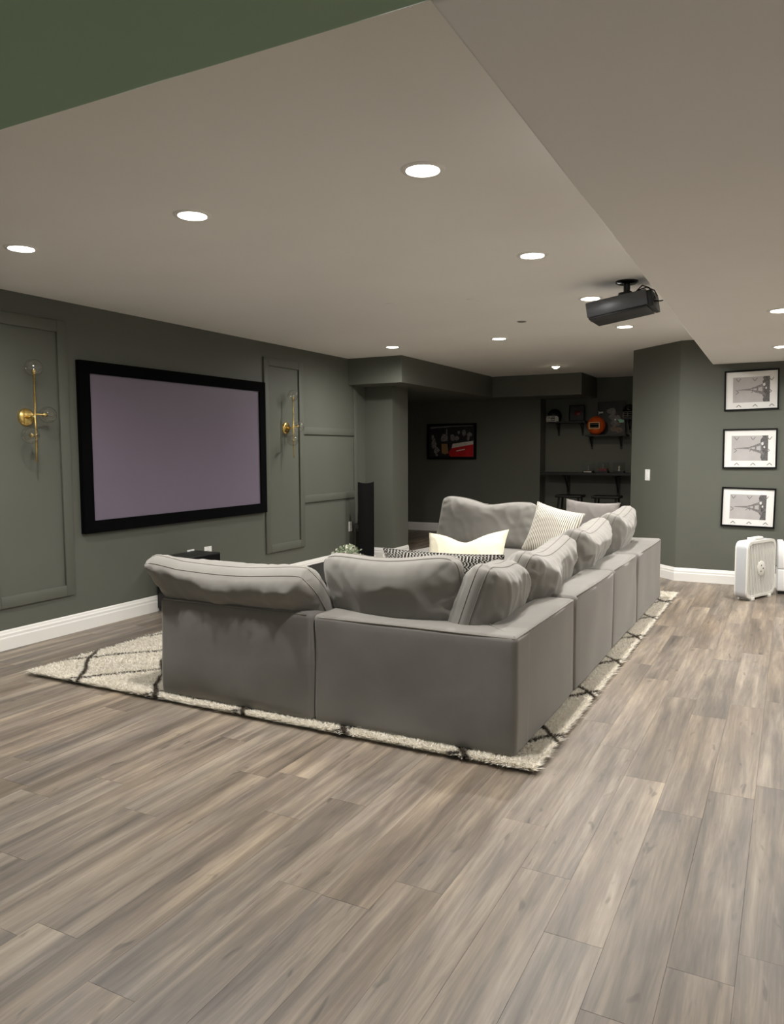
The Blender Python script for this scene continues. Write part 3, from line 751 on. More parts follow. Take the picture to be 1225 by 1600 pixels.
soft('seat_cushion', tB, (X1s+0.003, SX1-BK-0.003, SY0+BK+0.004, YS[1]-G2-0.003, 0.258, SEAT), r=0.055, puff=0.02)
# two straight modules of the long side
for k, lb in ((1, 'straight grey sofa module next to the near corner module'), (2, 'straight grey sofa module next to the far corner module')):
    t = thing('sofa_module', lb, 'sofa', (0, 0, 0), group='modules of the grey sectional sofa')
    dx = 0.012 if k == 1 else 0.0
    bk = soft('back', t, (SX1-BK, SX1+dx*0.3, YS[k], YS[k+1]-G2, RZ, ST+0.006), r=0.03, seed=5.0+k, puff=0.010)
    seam([(SX1-0.004, YS[k]+0.04, ST-0.002), (SX1+0.003, (YS[k]+YS[k+1])/2, ST), (SX1-0.004, YS[k+1]-0.05, ST-0.002)], bk)
    soft('base', t, (X1s+0.005, SX1-BK-0.004, YS[k]+0.005, YS[k+1]-G2-0.005, RZ, 0.255), r=0.02, puff=0.0, amp=0.004)
    soft('seat_cushion', t, (X1s-0.003, SX1-BK-0.003, YS[k]+0.003, YS[k+1]-G2-0.003, 0.258, SEAT), r=0.055, puff=0.02)
# far corner module
tF = thing('sofa_module', 'far corner module of the grey sofa, beyond the long side', 'sofa', (0, 0, 0), group='modules of the grey sectional sofa')
bk = soft('back', tF, [(SX1-BK, SX1+0.004, YS[3]+0.004, YS[4], RZ, ST+0.004), (X1s, SX1-0.10, YS[4]-BK, YS[4]-0.001, RZ, ST+0.003)], r=0.028, n=14, puff=0.0, seed=8.0)
seam([(SX1-0.002, YS[3]+0.04, ST-0.007), (SX1-0.0, 6.9, ST-0.006), (SX1-0.003, YS[4]-0.04, ST-0.007)], bk)
soft('base', tF, (X1s+0.005, SX1-BK-0.004, YS[3]+0.009, YS[4]-BK-0.004, RZ, 0.255), r=0.02, puff=0.0, amp=0.004)
soft('seat_cushion', tF, (X1s+0.003, SX1-BK-0.003, YS[3]+0.007, YS[4]-BK-0.003, 0.258, SEAT), r=0.055, puff=0.02)
# far armless module
tG = thing('sofa_module', 'far armless grey sofa module facing the viewer', 'sofa', (0, 0, 0), group='modules of the grey sectional sofa')
soft('back', tG, (X2s-0.05, X1s-G2, YS[4]-BK, YS[4], RZ, ST+0.004), r=0.028, seed=9.0)
soft('base', tG, (X2s-0.045, X1s-G2-0.005, 6.25, YS[4]-BK-0.004, RZ, 0.255), r=0.02, puff=0.0, amp=0.004)
soft('seat_cushion', tG, (X2s-0.05, X1s-G2-0.003, 6.24, YS[4]-BK-0.003, 0.258, SEAT), r=0.055, puff=0.02)

# ---------------------------------------------------------------- cushions and pillows
def cushion(name, label, cat, group, W, H, T, mat, loc, rot, gusset=0.05, nx=56, nz=38, p=3.2, ears=0.02, wr=0.012, seed=0.0, deform=None, piping=True, rc=0.10):
    """loose cushion: local x wide, z tall (z=0 at the lower edge), y thick"""
    t = thing(name, label, cat, loc, rot, group)
    bm = bmesh.new(); per = {1: [], -1: []}
    sd = Vector((seed*3.1, seed*1.7, seed))
    def P(u, v, s):
        au, av = abs(u), abs(v)
        th = max(0.0, 1-au**p)**0.55*max(0.0, 1-av**p)**0.55
        cr = 1 - rc*(au**8)*(av**8)
        x = W/2*u*cr*(1-ears*(1-v*v)*au**3); z = H/2*v*cr*(1-ears*(1-u*u)*av**3)
        y = s*(gusset/2 + T/2*th)
        q = Vector((x, 0, z))
        edge = min(1-au, 1-av)
        f = min(1.0, edge*4)
        # broad dents, then creases that run in from the seams
        y += s*wr*2.2*noise.noise(q*3.0+sd+Vector((0, s*9, 0)))*f
        rid = 1-abs(noise.noise(Vector((x*9+z*5, s*7, z*4-x*2))+sd))*2
        y += s*wr*1.1*(max(0, rid)**2.2-0.3)*f*(1-0.5*th)
        gath = math.sin((x if (1-av) < (1-au) else z)*70+noise.noise(q*7+sd)*5)
        y += s*wr*0.45*gath*math.exp(-edge*7)*min(1, edge*14)
        r_ = Vector((x, y, z+H/2))
        return deform(r_) if deform else r_
    us = [math.sin(PI/2*(2*i/nx-1))*0.35+(2*i/nx-1)*0.65 for i in range(nx+1)]
    vs = [math.sin(PI/2*(2*j/nz-1))*0.35+(2*j/nz-1)*0.65 for j in range(nz+1)]
    G = {}
    for s in (1, -1):
        for i, u in enumerate(us):
            for j, v in enumerate(vs):
                if s == -1 and gusset == 0 and (i in (0, nx) or j in (0, nz)): G[s, i, j] = G[1, i, j]
                else: G[s, i, j] = bm.verts.new(P(u, v, s))
        for i in range(nx):
            for j in range(nz):
                bm.faces.new((G[s, i, j], G[s, i+1, j], G[s, i+1, j+1], G[s, i, j+1]))
    loop = [(i, 0) for i in range(nx)] + [(nx, j) for j in range(nz)] + [(i, nz) for i in range(nx, 0, -1)] + [(0, j) for j in range(nz, 0, -1)]
    if gusset > 0:
        k = len(loop); mid = []
        for a, (i, j) in enumerate(loop):
            A, B = G[1, i, j].co, G[-1, i, j].co; m_ = (A+B)/2
            o_ = Vector((us[i] if i in (0, nx) else 0, 0, vs[j] if j in (0, nz) else 0))
            mid.append(bm.verts.new(m_+o_*gusset*0.18))
        for a in range(k):
            i, j = loop[a]; i2, j2 = loop[(a+1) % k]
            bm.faces.new((G[1, i, j], G[1, i2, j2], mid[(a+1) % k], mid[a]))
            bm.faces.new((mid[a], mid[(a+1) % k], G[-1, i2, j2], G[-1, i, j]))
    loops = {s: [G[s, i, j].co.copy() for i, j in loop[::2]] for s in (1, -1)}
    c = obj('cushion_cover', bm, mat, t, smooth=True)
    if piping:
        for s in ((1, -1) if gusset > 0 else (1,)):
            obj('piping', tube(bmesh.new(), loops[s], 0.0035, 5, closed=True), 'piping_fabric' if mat == 'cushion_fabric' else mat, c, smooth=True)
    return t
SC = 'loose back cushions of the sofa'
# A: slumped back over the near left module, right end lower
def defA(q):
    u = q.x/0.565; v = q.z/0.46; q = q.copy()
    q.z += (0.012*u - 0.016*math.cos(u*3.0))*v
    if u > 0.84: q.z -= 1.0*(u-0.84)**1.2*v; q.x -= 0.14*(u-0.84)*v
    if u < -0.55: q.z += 0.10*(-0.55-u)*v
    q.x -= 0.10*max(0, v-0.2)*max(0, -u)
    q.y -= 0.04*v*v
    return q
cushion('back_cushion', 'slumped grey back cushion on the near armless sofa module', 'cushion', SC, 1.09, 0.465, 0.20, 'cushion_fabric', (-2.675, 3.51, 0.412), (R(32), 0, R(1.0)), seed=1.0, deform=defA, wr=0.016, gusset=0.07)
def defB(q):
    u = q.x/0.42; v = q.z/0.44; q = q.copy()
    q.z += (0.02*u - 0.012*math.cos(u*3.4))*v
    q.y -= 0.03*v*v
    return q
cushion('back_cushion', 'broad grey back cushion at the near sofa corner', 'cushion', SC, 0.80, 0.45, 0.20, 'cushion_fabric', (-1.80, 3.53, 0.440), (R(10), 0, R(-1.5)), seed=2.2, deform=defB, wr=0.015)
def arm_def(tilt=0.0, far=0.0):
    def f(q):
        u = q.x/0.5; v = q.z/0.45; q = q.copy()
        q.z += tilt*u*v - far*max(0, u-0.15)**1.4*v
        q.z += (0.045*abs(u)**1.5 - 0.035*(1-u*u))*v
        q.y -= 0.03*v*v
        return q
    return f
# long side cushions: local x along world Y, leaning on the right-hand backs
ROTL = lambda lean, yaw: (R(lean), 0, R(90+yaw))
cushion('back_cushion', 'smaller grey cushion standing in the near sofa corner', 'cushion', SC, 0.74, 0.45, 0.23, 'cushion_fabric', (-1.427, 3.73, 0.440), ROTL(15, 2), seed=3.6, deform=arm_def(-0.01, 0.26), wr=0.012)
cushion('back_cushion', 'crumpled grey cushion second along the long sofa side', 'cushion', SC, 1.04, 0.43, 0.25, 'cushion_fabric', (-1.442, 4.50, 0.430), ROTL(18, 2), seed=4.3, deform=arm_def(), wr=0.02)
cushion('back_cushion', 'grey back cushion third along the long sofa side', 'cushion', SC, 1.04, 0.45, 0.24, 'cushion_fabric', (-1.442, 5.60, 0.435), ROTL(17, 2), seed=5.9, deform=arm_def(), wr=0.015)
cushion('back_cushion', 'grey back cushion at the far end of the long sofa side', 'cushion', SC, 0.96, 0.47, 0.24, 'cushion_fabric', (-1.442, 6.74, 0.440), ROTL(16, 2), seed=6.4, deform=arm_def(), wr=0.013)
def defG(q):
    u = q.x/0.5; v = q.z/0.5; q = q.copy()
    q.z += (0.055*max(0, -u) - 0.035*math.exp(-((u-0.05)/0.35)**2))*v
    q.x += 0.05*v*max(0, -u)
    return q
cushion('back_cushion', 'wide grey back cushion on the far sofa module', 'cushion', SC, 1.06, 0.47, 0.20, 'cushion_fabric', (-2.68, 7.10, 0.445), (R(-14), 0, R(0)), seed=7.7, deform=defG, wr=0.014)
DP = 'throw pillows on the sofa'
cushion('throw_pillow', 'striped cream throw pillow propped in the far sofa corner', 'pillow', DP, 0.46, 0.46, 0.17, 'striped_cloth', (-1.95, 6.72, 0.463), (R(-18), R(12), R(-6)), gusset=0, p=2.2, ears=0.09, wr=0.008, seed=8.1, rc=0)
cushion('throw_pillow', 'plain mid-grey throw pillow behind the striped one', 'pillow', DP, 0.52, 0.50, 0.17, 'grey_knit', (-1.66, 7.02, 0.455), (R(-14), R(2), R(-10)), gusset=0, p=2.2, ears=0.09, wr=0.008, seed=9.1, rc=0)
def defC(q):
    u = q.x/0.3; v = q.z/0.4; q = q.copy()
    q.z += (0.05*u*v if u > 0 else 0.0) - 0.05*math.exp(-((u+0.05)/0.4)**2)*v
    return q
cushion('throw_pillow', 'plain cream throw pillow lying behind the checked one', 'pillow', DP, 0.60, 0.40, 0.16, 'cream_cloth', (-2.08, 5.06, 0.425), (R(-22), 0, R(4)), gusset=0, p=2.2, ears=0.08, wr=0.008, seed=10.1, rc=0, deform=defC)
cushion('throw_pillow', 'long black and white checked lumbar pillow behind the near cushions', 'pillow', DP, 0.76, 0.40, 0.15, 'checked_cloth', (-1.80, 4.20, 0.452), (R(20), 0, R(2)), gusset=0, p=2.2, ears=0.07, wr=0.008, seed=11.1, rc=0)

# ---------------------------------------------------------------- coffee table with plant and antler
ct = thing('coffee_table', 'low dark coffee table inside the sofa bay', 'table', (-3.3, 5.43, 0))
obj('table_top', bx(-0.42, 0.42, -0.54, 0.54, 0.375, 0.415, 0.005), 'table_dark', ct)
for sx_ in (-1, 1):
    for sy_ in (-1, 1):
        obj('leg', bx(sx_*0.37-0.03, sx_*0.37+0.03, sy_*0.49-0.03, sy_*0.49+0.03, 0.03, 0.376, 0.003), 'table_dark', ct)
obj('lower_shelf', bx(-0.37, 0.37, -0.49, 0.49, 0.12, 0.14), 'table_dark', ct)
pl = thing('potted_plant', 'small sage and white foliage in a dark bowl behind the sofa cushions', 'plant', (-3.47, 5.80, 0.4155))
smooth_by_angle(obj('bowl', lathe([(0, 0), (0.06, 0.0), (0.085, 0.025), (0.09, 0.05), (0.083, 0.05), (0.07, 0.02), (0, 0.015)], 28), 'table_dark', pl), 50)
def leaf_mesh(name, mat, count, seed, spread):
    r2 = random.Random(seed); bm = bmesh.new()
    for _ in range(count):
        a = r2.uniform(0, 2*PI); e = r2.uniform(0.15, 1.4); L = spread*r2.uniform(0.35, 1.0)
        c = Vector((math.cos(a)*math.cos(e)*L, math.sin(a)*math.cos(e)*L, 0.045+math.sin(e)*L*0.85))
        d = Vector((r2.gauss(0, 1), r2.gauss(0, 1), r2.gauss(0.4, 1))).normalized(); w = d.orthogonal().normalized(); s = r2.uniform(0.012, 0.02)
        n_ = d.cross(w)*s*0.15
        q = [c-d*s, c+w*s*0.6+n_, c+d*s, c-w*s*0.6+n_]
        bm.faces.new([bm.verts.new(x) for x in q])
    return obj(name, bm, mat, pl)
o = leaf_mesh('foliage', 'leaf_sage', 170, 3, 0.15); o['kind'] = 'stuff'
o = leaf_mesh('blossoms', 'leaf_pale', 110, 4, 0.15); o['kind'] = 'stuff'
st = bmesh.new()
for k in range(14):
    a = rng.uniform(0, 2*PI); e = rng.uniform(0.5, 1.4); L = rng.uniform(.07, .13)
    tube(st, [(0, 0, 0.03), (math.cos(a)*math.cos(e)*L*.6, math.sin(a)*math.cos(e)*L*.6, 0.045+math.sin(e)*L*.5), (math.cos(a)*math.cos(e)*L, math.sin(a)*math.cos(e)*L, 0.045+math.sin(e)*L)], 0.0022, 5)
obj('stems', st, 'leaf_sage', pl)
an = thing('antler_ornament', 'pale branching antler ornament on the coffee table', 'ornament', (-3.14, 5.84, 0.4155))
bm = bmesh.new()
tube(bm, [(-0.10, 0, 0.012), (-0.03, 0.01, 0.02), (0.04, 0, 0.03), (0.09, -0.01, 0.075)], [0.010, 0.011, 0.009, 0.003], 8)
obj('beam', bm, 'antler', an, smooth=True)
for a, b_ in (((-0.06, 0, 0.02), (-0.085, 0.0, 0.085)), ((0.0, 0.005, 0.025), (-0.01, 0.02, 0.10)), ((0.05, 0, 0.03), (0.06, 0.03, 0.09))):
    mid = (Vector(a)+Vector(b_))/2+Vector((0.015, 0, 0))
    obj('tine', tube(bmesh.new(), [a, mid, b_], [0.008, 0.006, 0.002], 7), 'antler', an, smooth=True)

# ---------------------------------------------------------------- low black media box and tower speaker
mb = thing('media_console', 'low black media box on the floor under the projection screen', 'console', (-4.79, 5.225, 0))
obj('cabinet', bx(-0.145, 0.145, -0.255, 0.255, 0.03, 0.487, 0.006), 'black_plastic', mb)
obj('front_panel', bx(0.1455, 0.152, -0.245, 0.245, 0.05, 0.475, 0.003), 'speaker_mesh', mb)
for sx_ in (-1, 1):
    for sy_ in (-1, 1): obj('foot', lathe([(0, 0), (0.022, 0), (0.024, 0.03), (0, 0.03)], 16, mtx=Matrix.Translation((sx_*0.11, sy_*0.22, 0))), 'black_plastic', mb)

sp_ = thing('tower_speaker', 'tall slim black tower speaker standing by the wall end', 'speaker', (-4.655, 8.24, 0), (0, 0, R(44)))
# curved front panel with a dipped top edge
bm = bmesh.new(); cols = []
nS = 10
for k in range(nS+1):
    u = -1+2*k/nS; x = 0.100*u; yb = 0.022*(u*u)
    cols.append([bm.verts.new((x, yb+d_, z)) for d_ in (-0.012, 0.012) for z in (0.02, 1.025-0.016*(1-u*u))])
for A, B in zip(cols, cols[1:]):
    bm.faces.new((A[0], B[0], B[1], A[1])); bm.faces.new((A[2], A[3], B[3], B[2]))
    bm.faces.new((A[1], B[1], B[3], A[3])); bm.faces.new((A[0], A[2], B[2], B[0]))
bm.faces.new((cols[0][0], cols[0][1], cols[0][3], cols[0][2])); bm.faces.new((cols[-1][0], cols[-1][2], cols[-1][3], cols[-1][1]))
smooth_by_angle(obj('front_panel', bm, 'speaker_mesh', sp_), 40)
# spine behind it, tapering towards the top
bm = bmesh.new(); rings = []
for z, d_, w in ((0.0, 0.25, 0.10), (0.42, 0.23, 0.098), (0.425, 0.19, 0.095), (0.65, 0.15, 0.09), (0.85, 0.09, 0.085), (0.99, 0.035, 0.08)):
    rings.append([bm.verts.new(p) for p in ((-w, 0.014, z), (w, 0.014, z), (w*0.8, d_, z), (-w*0.8, d_, z))])
for A, B in zip(rings, rings[1:]):
    for k in range(4): bm.faces.new((A[k], A[(k+1) % 4], B[(k+1) % 4], B[k]))
bm.faces.new(rings[0][::-1]); bm.faces.new(rings[-1])
obj('spine', bm, 'black_gloss', sp_)
obj('base_plate', bx(-0.12, 0.12, -0.03, 0.24, 0.0, 0.018, 0.004), 'black_gloss', sp_)
obj('trim_band', bx(-0.101, 0.101, 0.012, 0.20, 0.44, 0.50, 0.003), 'projector_dark', sp_)

# ---------------------------------------------------------------- projector
pj = thing('ceiling_projector', 'dark grey projector hanging from a ceiling mount by the soffit', 'projector', (-1.07, 5.49, 2.387))
TL = Matrix.Rotation(R(-8.5), 4, 'Y')   # nose tipped down towards the screen
def pbox(name, a, mat, bev=0.006, parent=None):
    bm = bx(*a, bev, 2)
    for v in bm.verts: v.co = TL @ v.co
    return smooth_by_angle(obj(name, bm, mat, parent or pj), 40)
body = pbox('body', (-0.213, 0.19, -0.155, 0.165, -0.045, 0.058), 'projector_shell', 0.008)
pbox('lower_tray', (-0.205, 0.185, -0.150, 0.160, -0.060, -0.045), 'projector_dark', 0.006)
pbox('rear_panel', (0.19, 0.222, -0.14, 0.155, -0.058, 0.050), 'projector_dark', 0.004)
bm = lathe([(0.0, 0.0), (0.03, 0.004), (0.036, 0.012), (0.042, 0.012), (0.042, -0.03)], 28, mtx=TL @ Matrix.Translation((-0.214, 0.02, 0.0)) @ Matrix.Rotation(R(-90), 4, 'Y'))
obj('lens', bm, 'black_gloss', pj, smooth=True)
for k in range(5): pbox('vent_slat', (0.222, 0.226, -0.11+0.02*k, -0.10+0.02*k, -0.03, 0.02), 'black_plastic', 0.001)
bm = bmesh.new(); tube(bm, [(0.035, -0.04, 0.066), (0.035, -0.04, 0.155)], [0.022, 0.022], 16); obj('mount_pole', bm, 'black_plastic', pj, smooth=False)
bm = lathe([(0, 0.168), (0.075, 0.168), (0.075, 0.158), (0.06, 0.148), (0.03, 0.146), (0, 0.146)], 36, mtx=Matrix.Translation((0.035, -0.04, 0)))
smooth_by_angle(obj('ceiling_plate', bm, 'black_gloss', pj), 40)
bm = lathe([(0, 0.063), (0.05, 0.063), (0.054, 0.075), (0.05, 0.09), (0, 0.092)], 24, mtx=Matrix.Translation((0.03, -0.04, 0)))
smooth_by_angle(obj('mount_joint', bm, 'black_plastic', pj), 40)
pbox('mount_bracket', (-0.12, 0.13, -0.09, 0.05, 0.056, 0.066), 'black_plastic', 0.002)
for pts in ([(0.05, -0.07, 0.10), (0.09, -0.10, 0.075), (0.13, -0.09, 0.095), (0.17, -0.07, 0.11), (0.215, -0.04, 0.09), (0.235, -0.03, 0.05)],
            [(0.11, -0.10, 0.085), (0.15, -0.12, 0.115), (0.19, -0.10, 0.10), (0.23, -0.08, 0.03)],
            [(0.222, -0.10, 0.01), (0.27, -0.11, 0.005), (0.33, -0.10, 0.02), (0.36, -0.05, 0.06)]):
    obj('cable', tube(bmesh.new(), pts, 0.0045, 7), 'black_plastic', pj, smooth=True)

# ---------------------------------------------------------------- box fan
fan = thing('box_fan', 'white square box fan standing on the floor by the picture wall', 'fan', (-0.335, 7.73, 0), (0, 0, R(65)))
FW, FD, FZ = 0.535, 0.115, 0.022
def rrect(w, h, r_, seg=6):
    pts = []
    for cx, cz, a0 in ((w-r_, r_, -90), (w-r_, h-r_, 0), (r_, h-r_, 90), (r_, r_, 180)):
        for k in range(seg+1): a = R(a0+90*k/seg); pts.append((cx+r_*math.cos(a), cz+r_*math.sin(a)))
    return pts
def rring(w, h, r_, ins, y0, y1, ox=0, oz=FZ):
    A = rrect(w, h, r_); B = [(ins+x*(w-2*ins)/w, ins+z*(h-2*ins)/h) for x, z in A]; bm = bmesh.new(); k = len(A)
    V = [[bm.verts.new((ox+x, y_, oz+z)) for x, z in L_] for L_, y_ in ((A, y0), (A, y1), (B, y1), (B, y0))]
    for a in range(4):
        for i in range(k): bm.faces.new((V[a][i], V[a][(i+1) % k], V[(a+1) % 4][(i+1) % k], V[(a+1) % 4][i]))
    return bm
smooth_by_angle(obj('housing', rring(FW, FW, 0.07, 0.008, 0.008, FD-0.008), 'fan_side', fan), 40)
smooth_by_angle(obj('front_rim', rring(FW, FW, 0.07, 0.024, -0.002, 0.010), 'fan_white', fan), 40)
smooth_by_angle(obj('back_rim', rring(FW, FW, 0.07, 0.024, FD-0.010, FD+0.002), 'fan_white', fan), 40)
bm = prism([(x, z) for x, z in rrect(FW-0.03, FW-0.03, 0.06)], 0, 0.004)
for v in bm.verts: v.co = Vector((v.co.x+0.015, FD-0.03+v.co.z, v.co.y+0.015+FZ))
obj('inner_shroud', bm, 'fan_inside', fan)
gb = bx(-0.0045, 0.0045, 0.0, 0.012, FZ+0.02, FZ+FW-0.02); bmesh.ops.recalc_face_normals(gb, faces=gb.faces[:])
gme = bpy.data.meshes.new('grille_bar'); gb.to_mesh(gme); gb.free(); gme.materials.append(MATS['fan_white'])
for k in range(17):
    o = bpy.data.objects.new('grille_bar', gme); C.objects.link(o); o.parent = fan; o.location = (0.042+k*(FW-0.084)/16, 0, 0)
for zc in (0.12, FW-0.12):
    obj('grille_crossbar', bx(0.02, FW-0.02, 0.010, 0.015, FZ+zc-0.0015, FZ+zc+0.0015), 'fan_white', fan)
cm = Matrix.Translation((FW/2, 0.002, FZ+FW/2)) @ Matrix.Rotation(R(90), 4, 'X')
smooth_by_angle(obj('hub_badge', lathe([(0, 0.010), (0.055, 0.010), (0.07, 0.004), (0.072, -0.006)], 36, mtx=cm), 'fan_white', fan), 40)
b2 = bmesh.new()
for a, b_ in ((-0.015, 0.03), (-0.022, -0.025), (0.02, 0.0)): box(b2, FW/2+a-0.008, FW/2+a+0.008, -0.0095, -0.0075, FZ+FW/2+b_-0.008, FZ+FW/2+b_+0.006)
obj('hub_mark', b2, 'fan_mark', fan)
for k in range(5):
    bm = bmesh.new(); mm = Matrix.Translation((FW/2, 0.055, FZ+FW/2)) @ Matrix.Rotation(R(72*k+10), 4, 'Y')
    q = [(-0.03, -0.012, 0.05), (0.03, 0.012, 0.05), (0.085, 0.022, 0.21), (0.0, -0.02, 0.225)]
    lo = [bm.verts.new(mm @ Vector(p)) for p in q]; hi = [bm.verts.new(mm @ (Vector(p)+Vector((0, 0.003, 0)))) for p in q]
    bm.faces.new(lo); bm.faces.new(hi[::-1])
    for i in range(4): bm.faces.new((lo[i], lo[(i+1) % 4], hi[(i+1) % 4], hi[i]))
    obj('blade', bm, 'fan_inside', fan)
obj('handle', bx(FW/2-0.085, FW/2+0.085, 0.03, 0.085, FZ+FW-0.002, FZ+FW+0.028, 0.01, 3), 'fan_white', fan)
obj('knob', lathe([(0, 0.03), (0.02, 0.03), (0.022, 0.0)], 20, mtx=Matrix.Translation((FW/2-0.13, 0.055, FZ+FW))), 'fan_white', fan)
for xx in (0.09, FW-0.13):
    obj('foot', bx(xx, xx+0.05, -0.012, FD+0.012, 0.0, FZ+0.004, 0.003), 'fan_white', fan)

# ---------------------------------------------------------------- white appliance at the frame edge
pu = thing('air_purifier', 'white boxy appliance cut by the picture edge beside the box fan', 'appliance', (-0.09, 8.29, 0), (0, 0, R(4)))
smooth_by_angle(obj('cabinet', bx(0, 0.36, 0, 0.24, 0.03, 0.245, 0.012, 3), 'purifier_white', pu), 40)
smooth_by_angle(obj('upper_cabinet', bx(0, 0.36, 0, 0.24, 0.2475, 0.515, 0.012, 3), 'purifier_white', pu), 40)
obj('base', bx(0.012, 0.348, 0.012, 0.228, 0.0, 0.032, 0.004), 'black_plastic', pu)
obj('top_vent', bx(0.05, 0.31, 0.05, 0.19, 0.513, 0.52, 0.002), 'fan_inside', pu)

# ---------------------------------------------------------------- bar alcove: counter, stools, shelves and keepsakes
co = thing('bar_counter', 'long black bar ledge across the alcove wall', 'counter', (0, 0, 0))
obj('ledge', bx(-3.60, -1.70, 12.08, YA-0.002, 1.005, 1.045, 0.004), 'shelf_black', co)
YB = YA-0.003
def bracket(parent, x, z, depth, drop, w=0.03, name='bracket'):
    bm = bmesh.new(); box(bm, x-w/2, x+w/2, YB-0.02, YB, z-drop, z); box(bm, x-w/2, x+w/2, YB-depth, YB-0.02, z-0.018, z)
    vs = [bm.verts.new(p) for p in ((x-0.006, YB-0.02, z-drop*.8), (x-0.006, YB-depth*.85, z-0.018), (x-0.006, YB-depth*.7, z-0.018), (x-0.006, YB-0.02, z-drop*.65))]
    v2 = [bm.verts.new(v.co+Vector((0.012, 0, 0))) for v in vs]
    bm.faces.new(vs); bm.faces.new(v2[::-1])
    for i in range(4): bm.faces.new((vs[i], vs[(i+1) % 4], v2[(i+1) % 4], v2[i]))
    return obj(name, bm, 'shelf_black', parent)
for x in (-3.24, -2.44): bracket(co, x, 1.005, 0.34, 0.36, 0.05)
def stool(x, y, label):
    t = thing('bar_stool', label, 'stool', (x, y, 0), group='black bar stools under the ledge')
    obj('seat', bx(-0.21, 0.21, -0.16, 0.16, 0.665, 0.705, 0.015, 3), 'shelf_black', t)
    for a in (-1, 1):
        for b_ in (-1, 1): obj('leg', tube(bmesh.new(), [(a*0.15, b_*0.11, 0.67), (a*0.2, b_*0.16, 0.0)], 0.016, 8), 'shelf_black', t)
        obj('stretcher', tube(bmesh.new(), [(a*0.185, -0.145, 0.22), (a*0.185, 0.145, 0.22)], 0.011, 8), 'shelf_black', t)
    for b_ in (-1, 1): obj('stretcher', tube(bmesh.new(), [(-0.18, b_*0.14, 0.28), (0.18, b_*0.14, 0.28)], 0.011, 8), 'shelf_black', t)
stool(-3.07, 11.95, 'black backless bar stool under the ledge, nearer the framed photograph')
stool(-2.50, 11.95, 'black backless bar stool under the ledge, nearer the angled corner wall')
def shelf(label, x0, x1, z, bxs):
    t = thing('wall_shelf', label, 'shelf', (0, 0, 0), group='black bracket shelves in the alcove')
    obj('board', bx(x0, x1, YA-0.25, YB, z-0.028, z, 0.003), 'shelf_black', t)
    for x in bxs: bracket(t, x, z-0.028, 0.2, 0.2)
shelf('black shelf holding the black and white helmet', -3.53, -2.93, 1.865, (-3.41, -3.02))
shelf('lower black shelf holding the orange helmet and a framed collage', -2.93, -2.29, 1.645, (-2.87, -2.41))
shelf('black shelf half hidden by the angled corner wall', -2.37, -1.75, 1.905, (-2.28, -1.86))

def helmet(name, label, loc, rz, shell, mask, r_=0.115):
    t = thing(name, label, 'helmet', loc, (0, 0, rz), 'helmets on the alcove shelves')
    bm = bmesh.new(); nu, nv = 32, 20; G = {}
    for i in range(nu):
        for j in range(nv+1):
            th = PI*j/nv; ph_ = 2*PI*i/nu
            d = Vector((math.sin(th)*math.cos(ph_), math.sin(th)*math.sin(ph_), math.cos(th)))
            p_ = Vector((d.x*r_*0.9, d.y*r_*1.08, d.z*r_+r_))
            if p_.z < r_*0.25: p_.z = r_*0.25
            G[i, j] = bm.verts.new(p_)
    for i in range(nu):
        for j in range(nv):
            c = (G[i, j].co+G[(i+1) % nu, j].co+G[i, j+1].co+G[(i+1) % nu, j+1].co)/4
            if c.y < -r_*0.35 and c.z < r_*1.15: continue        # face opening looks along -y
            bm.faces.new((G[i, j], G[(i+1) % nu, j], G[(i+1) % nu, j+1], G[i, j+1]))
    bmesh.ops.remove_doubles(bm, verts=bm.verts[:], dist=1e-5)
    loose = [v for v in bm.verts if not v.link_faces]; bmesh.ops.delete(bm, geom=loose, context='VERTS')
    o = obj('shell', bm, shell, t, smooth=True)
    md = o.modifiers.new('thickness', 'SOLIDIFY'); md.thickness = 0.008; md.offset = -1
    for k, (zz, fw) in enumerate(((0.95, 1.0), (0.72, 1.14), (0.48, 1.18), (0.28, 1.08))):
        pts = [(r_*0.86*math.sin(a), -r_*(0.35+0.82*fw*math.cos(a)), r_*zz) for a in [R(-82+k2*16.4) for k2 in range(11)]]
        obj('cage_bar', tube(bmesh.new(), pts, 0.006, 7), mask, t, smooth=True)
    for sx_ in (-0.32, 0.32):
        obj('cage_bar', tube(bmesh.new(), [(r_*sx_, -r_*1.12, r_*0.95), (r_*sx_, -r_*1.28, r_*0.5), (r_*sx_, -r_*1.18, r_*0.28)], 0.006, 7), mask, t, smooth=True)
    # cheek guards and chin
    for s in (-1, 1):
        obj('cheek_guard', bx(s*r_*0.80-0.008, s*r_*0.80+0.008, -r_*0.75, -r_*0.1, r_*0.18, r_*0.95, 0.006), mask, t)
    obj('lining', lathe([(0, r_*1.8), (r_*0.6, r_*1.5), (r_*0.78, r_), (r_*0.7, r_*0.35), (0, r_*0.3)], 20), 'black_velvet', t, smooth=True)
    return t
helmet('sports_helmet', 'black helmet with a pale face cage on the alcove shelf by the side room', (-3.45, 12.36, 1.838), R(-28), 'helmet_black', 'helmet_white', 0.118)
helmet('sports_helmet', 'dark helmet on the alcove shelf half behind the angled corner wall', (-2.27, 12.36, 1.878), R(15), 'helmet_black', 'plate_slot', 0.118)
